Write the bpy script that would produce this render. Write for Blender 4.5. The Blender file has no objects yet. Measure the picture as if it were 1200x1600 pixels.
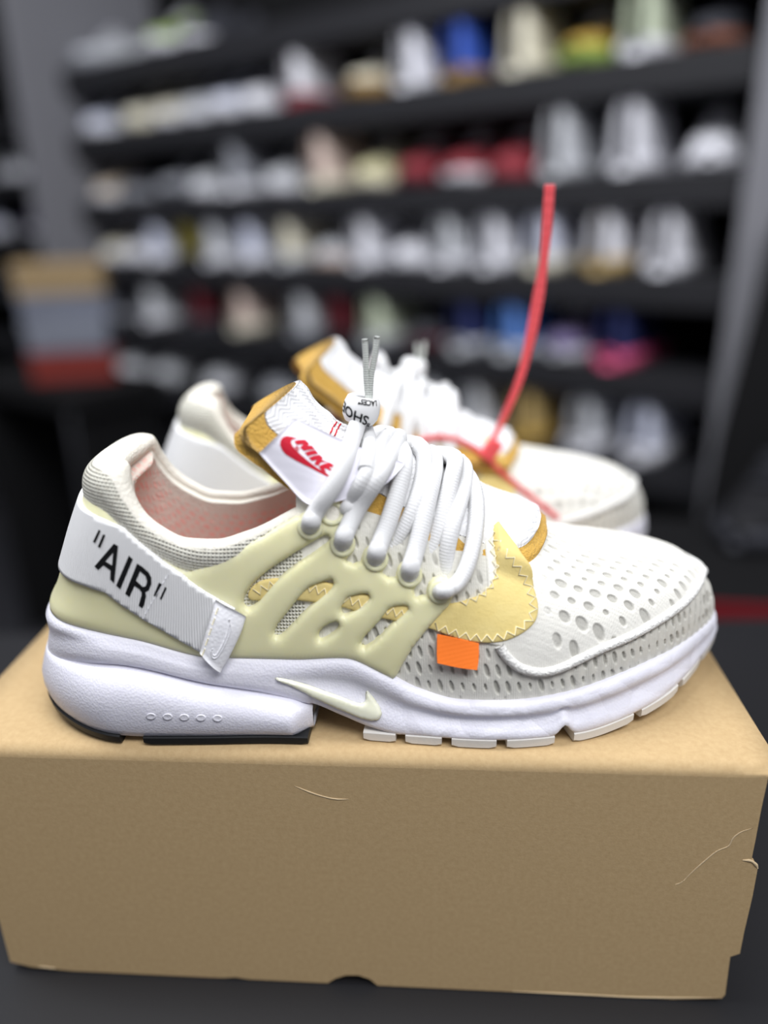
import bpy, bmesh, math, random
import numpy as np
from mathutils import Vector, Matrix
from mathutils.bvhtree import BVHTree
from mathutils.geometry import delaunay_2d_cdt

random.seed(7)
rng = np.random.RandomState(3)
scene = bpy.context.scene
COL = scene.collection

# ------------------------------------------------------------------ camera
FPX, PITCH, ROLL, CAMZ = 1200.0, math.radians(20.7), -0.0209, 0.344
H = 0.135                                           # shoe box height
_up0 = Vector((0, math.sin(PITCH), math.cos(PITCH)))
_fw = Vector((0, math.cos(PITCH), -math.sin(PITCH)))
_rt = Vector((1, 0, 0)) * math.cos(ROLL) + _up0 * math.sin(ROLL)
_up = -Vector((1, 0, 0)) * math.sin(ROLL) + _up0 * math.cos(ROLL)
CAMP = Vector((0, 0, CAMZ))
cam_d = bpy.data.cameras.new('camera')
cam_d.sensor_fit = 'VERTICAL'
cam_d.sensor_height = 36.0
cam_d.sensor_width = 27.0
cam_d.lens = 36.0 * FPX / 1600.0
cam_d.clip_start = 0.01
cam_d.dof.use_dof = True
cam_d.dof.focus_distance = 0.327
cam_d.dof.aperture_fstop = 1.7
cam = bpy.data.objects.new('camera', cam_d)
m = Matrix((_rt, _up, -_fw)).transposed().to_4x4()
m.translation = CAMP
cam.matrix_world = m
COL.objects.link(cam)
scene.camera = cam

# ------------------------------------------------------------------ world, lamps, exposure
scene.view_settings.view_transform = 'Standard'
scene.view_settings.look = 'None'
scene.view_settings.gamma = 1.0
scene.view_settings.use_curve_mapping = False
scene.view_settings.exposure = -0.10
world = bpy.data.worlds.new('world')
scene.world = world
world.use_nodes = True
world.node_tree.nodes['Background'].inputs[0].default_value = (0.86, 0.88, 1.0, 1)
world.node_tree.nodes['Background'].inputs[1].default_value = 0.44

def area(name, loc, size, power, target, col=(1, 1, 1)):
    d = bpy.data.lights.new(name, 'AREA')
    d.shape = 'RECTANGLE'
    d.size, d.size_y = size
    d.energy = power
    d.color = col
    o = bpy.data.objects.new(name, d)
    o.location = loc
    o.rotation_euler = (Vector(target) - Vector(loc)).to_track_quat('-Z', 'Y').to_euler()
    COL.objects.link(o)
    return o
area('ceiling_light_panel', (-0.35, 0.65, 1.75), (1.2, 0.6), 7, (-0.3, 0.5, 0.0), (1, 0.985, 0.96))
area('ceiling_light_panel', (0.55, -0.55, 1.70), (1.4, 0.6), 36, (0.4, 0.1, 0.0), (0.97, 0.98, 1.0))
area('ceiling_light_panel', (-0.7, 0.45, 1.95), (1.8, 0.6), 46, (-0.35, 2.2, 0.25), (0.95, 0.97, 1.0))

# ------------------------------------------------------------------ pixel helpers
def pray(x, y):
    return (_fw + _rt * ((x - 600) / FPX) - _up * ((y - 800) / FPX)).normalized()
def px_at_y(x, y, Y):                               # pixel seen on the vertical plane of that world y
    d = pray(x, y)
    return CAMP + d * (Y / d.y)
def px_at_z(x, y, Z):
    d = pray(x, y)
    return CAMP + d * ((Z - CAMZ) / d.z)

# ------------------------------------------------------------------ generic helpers
def pchip(xs, ys):
    xs, ys = np.array(xs, float), np.array(ys, float)
    h = np.diff(xs); d = np.diff(ys) / h
    mm = np.zeros_like(ys)
    for i in range(1, len(xs) - 1):
        if d[i-1] * d[i] > 0:
            w1, w2 = 2*h[i] + h[i-1], h[i] + 2*h[i-1]
            mm[i] = (w1 + w2) / (w1 / d[i-1] + w2 / d[i])
    mm[0], mm[-1] = d[0], d[-1]
    def f(x):
        x = np.clip(np.asarray(x, float), xs[0], xs[-1])
        k = np.clip(np.searchsorted(xs, x) - 1, 0, len(h) - 1)
        t = (x - xs[k]) / h[k]
        return ((1 + 2*t) * (1 - t)**2 * ys[k] + t * (1 - t)**2 * h[k] * mm[k]
                + t*t * (3 - 2*t) * ys[k+1] + t*t * (t - 1) * h[k] * mm[k+1])
    return f
def catmull(P, n, closed=False):
    P = [np.array(p, float) for p in P]
    m = len(P)
    out = []
    segs = m if closed else m - 1
    for i in range(segs):
        if closed:
            a, b, c, d = P[i-1], P[i], P[(i+1) % m], P[(i+2) % m]
        else:
            b, c = P[i], P[i+1]
            a = P[i-1] if i > 0 else 2*b - c
            d = P[i+2] if i + 2 < m else 2*c - b
        for k in range(n):
            t = k / n
            out.append(.5 * ((2*b) + (c - a)*t + (2*a - 5*b + 4*c - d)*t*t + (3*b - a - 3*c + d)*t**3))
    if not closed:
        out.append(P[-1])
    return np.array(out)
def sstep(x, a, b):
    t = np.clip((np.asarray(x, float) - a) / (b - a), 0, 1)
    return t*t*(3 - 2*t)

def mesh_obj(name, verts, faces, mat, parent=None, smooth=True, attrs=None, uv=None):
    me = bpy.data.meshes.new(name)
    me.from_pydata([tuple(map(float, v)) for v in verts], [], [tuple(map(int, f)) for f in faces])
    if smooth:
        me.polygons.foreach_set('use_smooth', [True] * len(me.polygons))
    if attrs:
        for k, a in attrs.items():
            at = me.attributes.new(k, 'FLOAT', 'POINT')
            at.data.foreach_set('value', np.asarray(a, np.float32))
    if uv is not None:
        at = me.attributes.new('puv', 'FLOAT_VECTOR', 'POINT')
        u3 = np.zeros((len(verts), 3), np.float32); u3[:, :2] = uv
        at.data.foreach_set('vector', u3.ravel())
    me.update()
    o = bpy.data.objects.new(name, me)
    COL.objects.link(o)
    if mat is not None:
        me.materials.append(mat)
    if parent is not None:
        o.parent = parent
    return o
def grid_faces(n, m, closed_u=False, closed_v=False, off=0, flip=False):
    F = []
    for i in range(n if closed_u else n - 1):
        for j in range(m if closed_v else m - 1):
            a = off + i*m + j; b = off + ((i+1) % n)*m + j
            c = off + ((i+1) % n)*m + (j+1) % m; d = off + i*m + (j+1) % m
            F.append((a, d, c, b) if flip else (a, b, c, d))
    return F
def empty(name, loc=(0, 0, 0), rz=0.0):
    o = bpy.data.objects.new(name, None)
    o.empty_display_size = 0.02
    o.location = loc
    o.rotation_euler = (0, 0, rz)
    COL.objects.link(o)
    return o
def tag(o, label=None, cat=None, group=None, kind=None):
    if label: o['label'] = label
    if cat: o['category'] = cat
    if group: o['group'] = group
    if kind: o['kind'] = kind
    return o
def box_bm(bm, c, d, bev=0.0, rot=None):
    r = bmesh.ops.create_cube(bm, size=1.0)
    vs = r['verts']
    for v in vs:
        v.co = Vector((v.co.x*d[0], v.co.y*d[1], v.co.z*d[2]))
    if bev > 0:
        es = {e for v in vs for e in v.link_edges}
        rr = bmesh.ops.bevel(bm, geom=list(es), offset=bev, segments=2, affect='EDGES', profile=.5)
        vs = list({v for f in rr['faces'] for v in f.verts} | {v for v in vs if v.is_valid})
    for v in vs:
        if rot is not None: v.co = rot @ v.co
        v.co += Vector(c)
def bm_obj(name, bm, mat, parent=None, smooth=False):
    me = bpy.data.meshes.new(name)
    bm.normal_update(); bm.to_mesh(me); bm.free()
    if smooth: me.polygons.foreach_set('use_smooth', [True] * len(me.polygons))
    o = bpy.data.objects.new(name, me); COL.objects.link(o)
    if mat: me.materials.append(mat)
    if parent is not None: o.parent = parent
    return o
def tube(name, pts, rad, mat, parent=None, nseg=10, flat=1.0, up=None, caps=True, taper=None, sub=6):
    """tube along a smooth path; flat<1 squeezes the section along 'up'."""
    P = catmull(pts, sub) if sub > 1 else np.array(pts, float)
    n = len(P)
    T = np.gradient(P, axis=0); T /= np.linalg.norm(T, axis=1)[:, None] + 1e-12
    V, F = [], []
    ref = np.array(up if up is not None else (0, 0, 1.0), float)
    prev = None
    for i in range(n):
        t = T[i]
        if prev is None or up is not None:
            a = ref - t * ref.dot(t)
            if np.linalg.norm(a) < 1e-4: a = np.array((1.0, 0, 0)) - t * t[0]
        else:
            a = prev - t * prev.dot(t)
        a /= np.linalg.norm(a); prev = a
        b = np.cross(t, a)
        r = rad if np.isscalar(rad) else np.interp(i/(n-1), np.linspace(0, 1, len(rad)), rad)
        for k in range(nseg):
            w = 2*math.pi*k/nseg
            V.append(P[i] + r*(a*math.cos(w)*flat + b*math.sin(w)))
    F = grid_faces(n, nseg, closed_v=True)
    if caps:
        V.append(P[0]); V.append(P[-1]); c0, c1 = len(V)-2, len(V)-1
        for k in range(nseg):
            F.append((c0, (k+1) % nseg, k)); F.append((c1, (n-1)*nseg + k, (n-1)*nseg + (k+1) % nseg))
    ln = np.concatenate([[0], np.cumsum(np.linalg.norm(np.diff(P, axis=0), axis=1))])
    uv = [(ln[i], k/nseg) for i in range(n) for k in range(nseg)]
    if caps: uv += [(0, 0), (ln[-1], 0)]
    return mesh_obj(name, V, F, mat, parent, True, uv=np.array(uv))

# ------------------------------------------------------------------ materials
def mat(name, col, rough=.6, bump=None, spec=.4, sss=0.0, sssr=(.01, .008, .005), vary=None, metal=0, coat=0, attr=None, coord='Object', sheen=0, trans=0):
    """bump = list of (kind, scale, strength, dist); vary=(scale,col2,contrast); attr=(attribute,col)."""
    ma = bpy.data.materials.new(name); ma.use_nodes = True
    nt = ma.node_tree; N = nt.nodes; L = nt.links
    b = N['Principled BSDF']
    b.inputs['Base Color'].default_value = (*col, 1)
    b.inputs['Roughness'].default_value = rough
    b.inputs['Specular IOR Level'].default_value = spec
    b.inputs['Metallic'].default_value = metal
    b.inputs['Coat Weight'].default_value = coat
    if sheen: b.inputs['Sheen Weight'].default_value = sheen
    if trans: b.inputs['Transmission Weight'].default_value = trans
    if sss:
        b.inputs['Subsurface Weight'].default_value = sss
        b.inputs['Subsurface Radius'].default_value = sssr
        b.inputs['Subsurface Scale'].default_value = 1.0
    tc = N.new('ShaderNodeTexCoord')
    src = tc.outputs['Object']
    if coord == 'puv':
        an = N.new('ShaderNodeAttribute'); an.attribute_name = 'puv'; src = an.outputs['Vector']
    colout = None
    if vary:
        nz = N.new('ShaderNodeTexNoise'); nz.inputs['Scale'].default_value = vary[0]
        nz.inputs['Detail'].default_value = 6; nz.inputs['Roughness'].default_value = .65
        L.new(src if coord == 'puv' else tc.outputs['Object'], nz.inputs['Vector'])
        rp = N.new('ShaderNodeValToRGB')
        c = vary[2]
        rp.color_ramp.elements[0].position = .5 - c; rp.color_ramp.elements[1].position = .5 + c
        rp.color_ramp.elements[0].color = (*vary[1], 1); rp.color_ramp.elements[1].color = (*col, 1)
        L.new(nz.outputs['Fac'], rp.inputs['Fac'])
        colout = rp.outputs['Color']
    if attr:
        for an_, ac in (attr if isinstance(attr, list) else [attr]):
            at = N.new('ShaderNodeAttribute'); at.attribute_name = an_
            mx = N.new('ShaderNodeMix'); mx.data_type = 'RGBA'
            L.new(at.outputs['Fac'], mx.inputs['Factor'])
            if colout is None: mx.inputs[6].default_value = (*col, 1)
            else: L.new(colout, mx.inputs[6])
            mx.inputs[7].default_value = (*ac, 1)
            colout = mx.outputs[2]
    if colout is not None: L.new(colout, b.inputs['Base Color'])
    prev = None
    for kind, sc, st, dist in (bump or []):
        if kind == 'noise':
            t = N.new('ShaderNodeTexNoise'); t.inputs['Scale'].default_value = sc; t.inputs['Detail'].default_value = 4
            out = t.outputs['Fac']; L.new(src, t.inputs['Vector'])
        elif kind == 'voronoi':
            t = N.new('ShaderNodeTexVoronoi'); t.inputs['Scale'].default_value = sc
            out = t.outputs['Distance']; L.new(src, t.inputs['Vector'])
        elif kind == 'crease':
            t = N.new('ShaderNodeTexVoronoi'); t.feature = 'DISTANCE_TO_EDGE'; t.inputs['Scale'].default_value = sc
            out = t.outputs['Distance']; L.new(src, t.inputs['Vector'])
        elif kind in ('waveX', 'waveY', 'waveZ'):
            t = N.new('ShaderNodeTexWave'); t.bands_direction = kind[-1]; t.inputs['Scale'].default_value = sc
            t.inputs['Distortion'].default_value = .6; t.inputs['Detail'].default_value = 1
            out = t.outputs['Fac']; L.new(src, t.inputs['Vector'])
        elif kind == 'weave':                        # crossed threads
            t1 = N.new('ShaderNodeTexWave'); t1.bands_direction = 'X'; t1.inputs['Scale'].default_value = sc
            t2 = N.new('ShaderNodeTexWave'); t2.bands_direction = 'Y'; t2.inputs['Scale'].default_value = sc
            for t in (t1, t2): L.new(src, t.inputs['Vector'])
            mu = N.new('ShaderNodeMath'); mu.operation = 'MULTIPLY'
            L.new(t1.outputs['Fac'], mu.inputs[0]); L.new(t2.outputs['Fac'], mu.inputs[1]); out = mu.outputs[0]
        bn = N.new('ShaderNodeBump'); bn.inputs['Strength'].default_value = st; bn.inputs['Distance'].default_value = dist
        L.new(out, bn.inputs['Height'])
        if prev is not None: L.new(prev, bn.inputs['Normal'])
        prev = bn.outputs['Normal']
    if prev is not None: L.new(prev, b.inputs['Normal'])
    return ma

def srgb(r, g, b):
    f = lambda c: (c/255/12.92) if c/255 <= .04045 else ((c/255 + .055)/1.055)**2.4
    return (f(r), f(g), f(b))

M = {}
M['kraft'] = mat('kraft_cardboard', srgb(194, 168, 127), .85, [('noise', 900, .12, .0006), ('noise', 60, .15, .0006)], .2, vary=(420, srgb(180, 153, 112), .25))
M['kraft_edge'] = mat('kraft_raw_edge', srgb(210, 188, 152), .9, [('noise', 800, .3, .0006)], .2)
M['table'] = mat('black_table_laminate', srgb(27, 27, 30), .55, [('noise', 1500, .15, .0004)], .4, vary=(600, srgb(22, 22, 25), .3))
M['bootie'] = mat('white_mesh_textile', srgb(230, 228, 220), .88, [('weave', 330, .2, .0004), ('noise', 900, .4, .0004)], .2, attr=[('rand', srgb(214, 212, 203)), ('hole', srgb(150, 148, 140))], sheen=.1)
M['collar'] = mat('offwhite_ribbed_collar', srgb(231, 229, 216), .88, [('weave', 200, 1.0, .0012)], .2, coord='puv', attr=[('hole', srgb(206, 200, 184))])
M['lining'] = mat('pink_backed_spacer_lining', srgb(232, 228, 216), .9, [('noise', 700, .6, .0010)], .15, attr=[('hole', srgb(252, 192, 180))])
M['insole'] = mat('pink_insole', srgb(222, 150, 138), .9, [('noise', 800, .3, .0005)], .15)
M['tpu'] = mat('pale_yellow_rubber_cage', srgb(236, 232, 190), .42, [('noise', 90, .05, .0006)], .45, sss=.35, sssr=(.006, .005, .002), vary=(35, srgb(230, 226, 180), .3))
M['midsole'] = mat('white_foam_skin', srgb(230, 229, 239), .48, [('voronoi', 900, .25, .0005), ('noise', 160, .12, .0006)], .4, sss=.15, sssr=(.004, .004, .005))
M['midsole_flex'] = mat('white_foam_creased', srgb(230, 229, 239), .48, [('voronoi', 900, .2, .0004), ('crease', 70, .8, .0016)], .4, sss=.15, sssr=(.004, .004, .005))
M['outsole_white'] = mat('grey_white_rubber', srgb(222, 219, 213), .6, [('noise', 500, .2, .0005)], .4)
M['outsole_black'] = mat('black_rubber', srgb(20, 22, 24), .5, [('noise', 300, .1, .0005)], .4)
M['glow_swoosh'] = mat('cream_rubber', srgb(226, 226, 205), .38, None, .45, sss=.3, sssr=(.004, .004, .002))
M['strap'] = mat('white_webbing', srgb(234, 234, 234), .8, [('waveX', 260, .5, .0004), ('noise', 700, .2, .0004)], .25, coord='puv')
M['strap_tab'] = mat('white_leather', srgb(240, 240, 244), .5, [('voronoi', 700, .25, .0005)], .4)
M['ink'] = mat('black_print', srgb(14, 14, 16), .6, None, .3)
M['lace'] = mat('white_woven_lace', srgb(231, 231, 231), .8, [('waveX', 250, .22, .0005), ('noise', 900, .35, .0005)], .25, coord='puv', sheen=.1)
M['lace_tip'] = mat('grey_white_cord', srgb(214, 218, 212), .75, [('waveX', 330, .6, .0005)], .25, coord='puv')
M['lock'] = mat('white_cord_wrap', srgb(240, 240, 240), .6, [('noise', 500, .15, .0004)], .3)
M['rib'] = mat('white_chevron_knit', srgb(228, 228, 229), .85, None, .25, sheen=.1)
M['felt'] = mat('mustard_felt', srgb(208, 168, 86), .95, [('noise', 900, .9, .0012)], .1, vary=(300, srgb(192, 150, 70), .25), sheen=.15)
M['patch'] = mat('pale_yellow_suede', srgb(236, 216, 148), .9, [('noise', 700, .3, .0005)], .15, vary=(90, srgb(228, 205, 132), .25))
M['thread'] = mat('cream_thread', srgb(246, 238, 206), .75, None, .25)
M['thread_red'] = mat('red_thread', srgb(196, 40, 52), .75, None, .25)
M['orange'] = mat('orange_tab_fabric', srgb(255, 128, 44), .6, [('weave', 500, .15, .0003)], .3)
M['label'] = mat('white_satin_label', srgb(240, 238, 248), .55, [('weave', 700, .2, .0003)], .4)
M['label_red'] = mat('red_embroidery', srgb(196, 22, 48), .7, [('noise', 900, .3, .0004)], .3)
M['piping'] = mat('white_fuzzy_piping', srgb(232, 231, 227), .92, [('noise', 700, .9, .0012)], .15, sheen=.2)
M['zip'] = mat('red_nylon', srgb(238, 92, 98), .45, None, .4, sss=.2, sssr=(.004, .001, .001))

# ------------------------------------------------------------------ table and cardboard box
bm = bmesh.new()
box_bm(bm, (0.0, 0.15, -0.02), (1.9, .94, 0.04), .004)
tab = empty('display_table', (0, .25, -.79))
tag(tab, 'black display table under the tan cardboard shoe box', 'table')
o = bm_obj('table_top', bm, M['table'], tab); o.location = (0, -.25, .79)
for sx in (-.88, .88):
    for sy in (-.24, .56):
        bm = bmesh.new(); box_bm(bm, (sx, sy, -.415), (.05, .05, .75), .003)
        o = bm_obj('leg', bm, M['table'], tab); o.location = (0, -.25, .79)

BOXY = math.radians(-4.2)
BOX0 = Vector((-0.0195, 0.2657, 0.0))
bx = empty('shoe_box', BOX0, BOXY)
tag(bx, 'plain tan cardboard shoe box carrying both white sneakers', 'box')
BL, BD = 0.1785, 0.285
def boxlocal(px, py):                               # pixel on the front face -> box x,z
    mw = Matrix.Translation(BOX0) @ Matrix.Rotation(BOXY, 4, 'Z')
    inv = mw.inverted()
    o_, d_ = inv @ CAMP, inv.to_3x3() @ pray(px, py)
    t = -o_.y / d_.y
    p = o_ + d_ * t
    return p.x, p.z
def front_panel():
    """lid: top sheet bent over the front edge into a long front flap with worn cut-outs."""
    low = [(16, 1503), (50, 1511), (110, 1517), (200, 1523), (280, 1529), (330, 1531), (350, 1528), (368, 1527), (388, 1531), (410, 1536), (440, 1541), (490, 1543),
           (512, 1538), (524, 1529), (540, 1524), (560, 1524), (578, 1530), (590, 1541), (604, 1549), (640, 1553), (720, 1556), (900, 1559), (1050, 1562), (1128, 1560), (1133, 1554)]
    right = [(1141, 1495), (1156, 1490), (1163, 1455), (1176, 1400), (1184, 1357), (1181, 1350), (1174, 1345), (1181, 1310), (1190, 1262), (1201, 1212)]
    lowp = [boxlocal(*p) for p in low]
    zmin = min(p[1] for p in lowp)
    poly = [(-BL + .0075, H - .006)] + [(p[0], max(.0008, p[1])) for p in lowp] + [boxlocal(*p) for p in right] + [(BL - .006, H - .006)]
    return poly
fp = front_panel()
def extrude_poly(name, poly, to3, thick, matr, parent, nrm):
    V = [np.array(to3(*p), float) for p in poly]
    n = len(V); nr = np.array(nrm, float) * thick
    res = delaunay_2d_cdt([Vector(p) for p in poly], [], [list(range(n))], 1, 1e-6)
    vs = [np.array(to3(*p), float) for p in res[0]]
    k = len(vs)
    F = [tuple(f) for f in res[2]] + [tuple(reversed([i + k for i in f])) for f in res[2]]
    V2 = vs + [v + nr for v in vs]
    base = len(V2)
    V2 += V + [v + nr for v in V]
    for i in range(n):
        j = (i+1) % n
        F.append((base+i, base+n+i, base+n+j, base+j))
    return mesh_obj(name, V2, F, matr, parent, False)
extrude_poly('front_flap', fp, lambda x, z: (x, 0.0, z), .003, M['kraft'], bx, (0, 1, 0))
# top sheet with a soft rounded front bend
def top_sheet():
    V = []; prof = []
    r = .006
    for k in range(9):
        a = math.pi/2 * k/8
        prof.append((r - r*math.cos(a), H - r + r*math.sin(a)))
    for k in range(1, 13):
        prof.append((r + (BD - r)*k/12, H + .0006*math.sin(k*.9)*0))
    xs = np.linspace(-1, 1, 25)
    for y, z in prof:
        for x in xs:
            hw = BL - .006*(1 - min(1, y/.006))*.6
            V.append((x*hw, y, z))
    n, mm_ = len(prof), len(xs)
    F = grid_faces(n, mm_, flip=True)
    V += [(v[0], v[1] + (.003 if v[2] < H - .003 else 0), v[2] - .003) for v in V]
    F += grid_faces(n, mm_, off=n*mm_)
    # rim
    def edge(seq):
        for a, b in zip(seq[:-1], seq[1:]): F.append((a, b, b + n*mm_, a + n*mm_))
    edge([i*mm_ for i in range(n)]); edge([i*mm_ + mm_-1 for i in range(n)]); edge(list(range((n-1)*mm_, n*mm_)))
    return mesh_obj('lid_top', V, F, M['kraft'], bx, True)
top_sheet()
bm = bmesh.new()
def wallbox(c, d): box_bm(bm, c, d, .0006)
for sx in (-1, 1):
    bm = bmesh.new(); wallbox((sx*(BL - .0095), BD/2 + .004, H/2 - .0025), (.003, BD - .012, H - .006))
    bm_obj('side_panel', bm, M['kraft'], bx)
    bm = bmesh.new(); wallbox((sx*(BL - .003), .035 + .004, H*.60), (.0028, .062, .062))
    o = bm_obj('side_flap', bm, M['kraft_edge'], bx)
bm = bmesh.new(); wallbox((0, BD - .003, H/2 - .0025), (2*BL - .02, .003, H - .006)); bm_obj('back_panel', bm, M['kraft'], bx)
bm = bmesh.new(); wallbox((0, .0075, H*.40), (2*BL - .024, .003, H*.78)); bm_obj('inner_front', bm, M['kraft'], bx)
bm = bmesh.new(); wallbox((0, BD/2, .0018), (2*BL - .024, BD - .02, .003)); bm_obj('bottom_panel', bm, M['kraft'], bx)
# torn, lighter edges and the scratched crease on the flap
def flap_line(pix, r, name):
    pts = []
    for p in pix:
        x, z = boxlocal(*p); pts.append((x, -.00005, max(.0012, z)))
    tube(name, pts, [r*.3, r, r*.8, r, r*.3], M['kraft_edge'], bx, 6, .35, up=(0, 1, 0), sub=4)
flap_line([(1176, 1294), (1158, 1300), (1145, 1310), (1138, 1322), (1120, 1330), (1100, 1346), (1082, 1362), (1068, 1376)], .00042, 'scratch')
flap_line([(1068, 1376), (1062, 1380), (1055, 1382)], .0003, 'scratch')
flap_line([(460, 1228), (490, 1240), (520, 1248), (545, 1249)], .0005, 'scratch')
flap_line([(1184, 1357), (1180, 1350), (1172, 1345), (1160, 1344)], .0009, 'torn_edge')
flap_line([(60, 1510), (75, 1512), (88, 1513)], .0007, 'torn_edge')
flap_line([(800, 1556), (900, 1558), (1000, 1560), (1120, 1559)], .0006, 'torn_edge')


# ------------------------------------------------------------------ the sneaker: base surface
SO, STH = Vector((-0.160, 0.318, H)), math.radians(1.0)
SMW = Matrix.Translation(SO) @ Matrix.Rotation(STH, 4, 'Z')
SINV = SMW.inverted()
RO = SINV @ CAMP
def lray(px, py): return SINV.to_3x3() @ pray(px, py)
def px_t(px, py, t):                                 # pixel on the shoe's own lengthwise plane (t towards the lateral side)
    d = lray(px, py)
    return RO + d * ((-t - RO.y) / d.y)

OUT_L = [(0, 0), (.0015, .010), (.006, .0195), (.015, .0265), (.03, .031), (.05, .0335), (.08, .035), (.11, .036), (.14, .039), (.17, .044), (.2, .0485),
         (.22, .0485), (.24, .0455), (.26, .0395), (.28, .030), (.295, .0195), (.307, .0085), (.316, -.002), (.3205, -.012)]
OUT_M = [(0, 0), (.0015, .010), (.006, .0195), (.015, .026), (.03, .030), (.05, .0315), (.08, .031), (.11, .0295), (.14, .031), (.17, .0355), (.2, .042),
         (.225, .0465), (.25, .0485), (.27, .0475), (.29, .042), (.305, .033), (.315, .0235), (.3205, .012)]
def outline(P, Q):
    P2 = [(Q[2][0], -Q[2][1]), (Q[1][0], -Q[1][1])] + P + [(Q[-2][0], -Q[-2][1]), (Q[-3][0], -Q[-3][1])]
    C = catmull(P2, 24)
    C = C[24*2: 24*(len(P) + 1) + 1]
    ln = np.concatenate([[0], np.cumsum(np.linalg.norm(np.diff(C, axis=0), axis=1))])
    return C, ln
CL, LL = outline(OUT_L, OUT_M)
CM, LM = outline(OUT_M, OUT_L)
def out_at(side, u):
    C, l = (CL, LL) if side > 0 else (CM, LM)
    return np.interp(u, l, C[:, 0]), np.interp(u, l, C[:, 1]) * (1 if side > 0 else -1)
def u_of_s(side, s):
    C, l = (CL, LL) if side > 0 else (CM, LM)
    return np.interp(s, C[:, 0], l)
f_zs = pchip([0, .02, .05, .085, .12, .142, .158, .172, .19, .213, .236, .258, .28, .30, .3205], [.052, .0505, .046, .037, .036, .0375, .031, .0235, .019, .0192, .0210, .0245, .027, .0275, .0265])
f_zt = pchip([0, .09, .125, .15, .17, .19, .21, .225, .24, .2656, .284, .2996, .3095, .3155, .319, .3205], [.172, .160, .132, .1195, .111, .101, .089, .080, .0735, .0675, .0635, .059, .052, .0435, .034, .0267])
f_a = pchip([0, .12, .18, .24, .29, .3205], [.9, .95, .95, .78, .68, .7])
f_b = pchip([0, .12, .18, .24, .29, .3205], [1.0, .95, .95, .85, .78, .8])
f_tc = pchip([0, .12, .22, .30, .3205], [0, 0, -.003, -.0105, -.012])
f_lean = pchip([.0, .045, .053, .06, .0735, .0918, .1065, .1122, .1234, .135], [.006, .008, .011, .0155, .0215, .0295, .037, .041, .049, .058])
f_rim = pchip([0, .01, .02, .035, .048, .06, .075, .09, .105, .124], [.1150, .1165, .1155, .1075, .0985, .0925, .0875, .0868, .0900, .0985])
S_OPEN = .124
def surf(side, u, phi):
    """local position on the foot-shaped base surface; u = length along the sole line from the heel, phi = 0 at the sole .. pi/2 on the ridge"""
    u = np.asarray(u, float); phi = np.asarray(phi, float)
    sd = np.where(u < 0, -side, side); ua = np.abs(u)
    sL, tL = out_at(1, ua); sM, tM = out_at(-1, ua)
    s = np.where(sd > 0, sL, sM); te = np.where(sd > 0, tL, tM)
    zs, zt, tc = f_zs(s), f_zt(s), f_tc(s)
    c = np.clip(np.cos(phi), 0, 1); n = np.clip(np.sin(phi), 0, 1)
    t = tc + (te - tc) * c**f_a(s)
    z = zs + (zt - zs) * n**f_b(s)
    w = np.clip(1 - s/.10, 0, 1)**1.3
    x = s + f_lean(z) * w
    return np.stack([x, -t, z], -1)
def surf_n(side, u, phi):
    e = 4e-4
    pu = surf(side, u + e, phi) - surf(side, u - e, phi)
    p0 = np.minimum(np.asarray(phi) + .01, math.pi/2 - 1e-3); p1 = np.maximum(p0 - .02, 0.0)
    pv = surf(side, u, p0) - surf(side, u, p1)
    n = np.cross(pu, pv) * side
    return n / (np.linalg.norm(n, axis=-1)[..., None] + 1e-12)
def phi_of_z(side, u, z):
    s, _ = out_at(side, abs(u))
    zs, zt, b = float(f_zs(s)), float(f_zt(s)), float(f_b(s))
    return math.asin(min(1, max(0, (z - zs)/(zt - zs)))**(1/b))
UEND = {1: LL[-1], -1: LM[-1]}
U_OPEN = {1: float(u_of_s(1, S_OPEN)), -1: float(u_of_s(-1, S_OPEN))}
def phi_rim(side, u):
    s, _ = out_at(side, abs(u))
    return phi_of_z(side, u, float(f_rim(s)))

# lateral lookup surface for turning photo pixels into (u, phi)
NU, NV = 300, 120
_uu = np.linspace(0, UEND[1] - 1e-5, NU); _pp = np.linspace(0, math.pi/2, NV)
_G = surf(1, _uu[:, None] + 0*_pp[None], _pp[None] + 0*_uu[:, None])
_vl = [Vector(v) for v in _G.reshape(-1, 3)]
_fl = grid_faces(NU, NV)
LAT = BVHTree.FromPolygons(_vl, _fl)
_T = {}
def lat_tree(lift):
    if lift not in _T:
        G = _G + surf_n(1, _uu[:, None] + 0*_pp[None], _pp[None] + 0*_uu[:, None])*lift
        _T[lift] = BVHTree.FromPolygons([Vector(v) for v in G.reshape(-1, 3)], _fl)
    return _T[lift]
def px_uv(px, py, lift=0.0):
    hit, nrm, idx, dist = lat_tree(lift).ray_cast(RO, lray(px, py))
    if hit is None:                                  # just past the outline: nearest point of the surface
        best = 1e9
        for k in range(60):
            h_, n_, i_, d_ = lat_tree(lift).find_nearest(RO + lray(px, py)*(.26 + .0035*k))
            if d_ < best: best, hit, idx = d_, h_, i_
    i, j = divmod(idx, NV - 1)
    u, p = _uu[i] + .5*(_uu[1] - _uu[0]), _pp[j] + .5*(_pp[1] - _pp[0])
    h = np.array(hit)
    g = lambda u_, p_: surf(1, u_, p_) + surf_n(1, u_, p_)*lift
    for _ in range(6):                               # refine
        P = g(u, p); e = 1e-4
        A = np.stack([(g(u + e, p) - P)/e, (g(u, min(p + e, math.pi/2)) - P)/e], -1)
        dl, *_r = np.linalg.lstsq(A, h - P, rcond=None)
        u = float(np.clip(u + np.clip(dl[0], -.003, .003), 1e-5, UEND[1] - 1e-5)); p = float(np.clip(p + np.clip(dl[1], -.03, .03), 1e-4, math.pi/2 - 1e-3))
    return u, p
def px_uvs(L, lift=0.0): return [px_uv(p[0], p[1], lift) for p in L]

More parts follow.
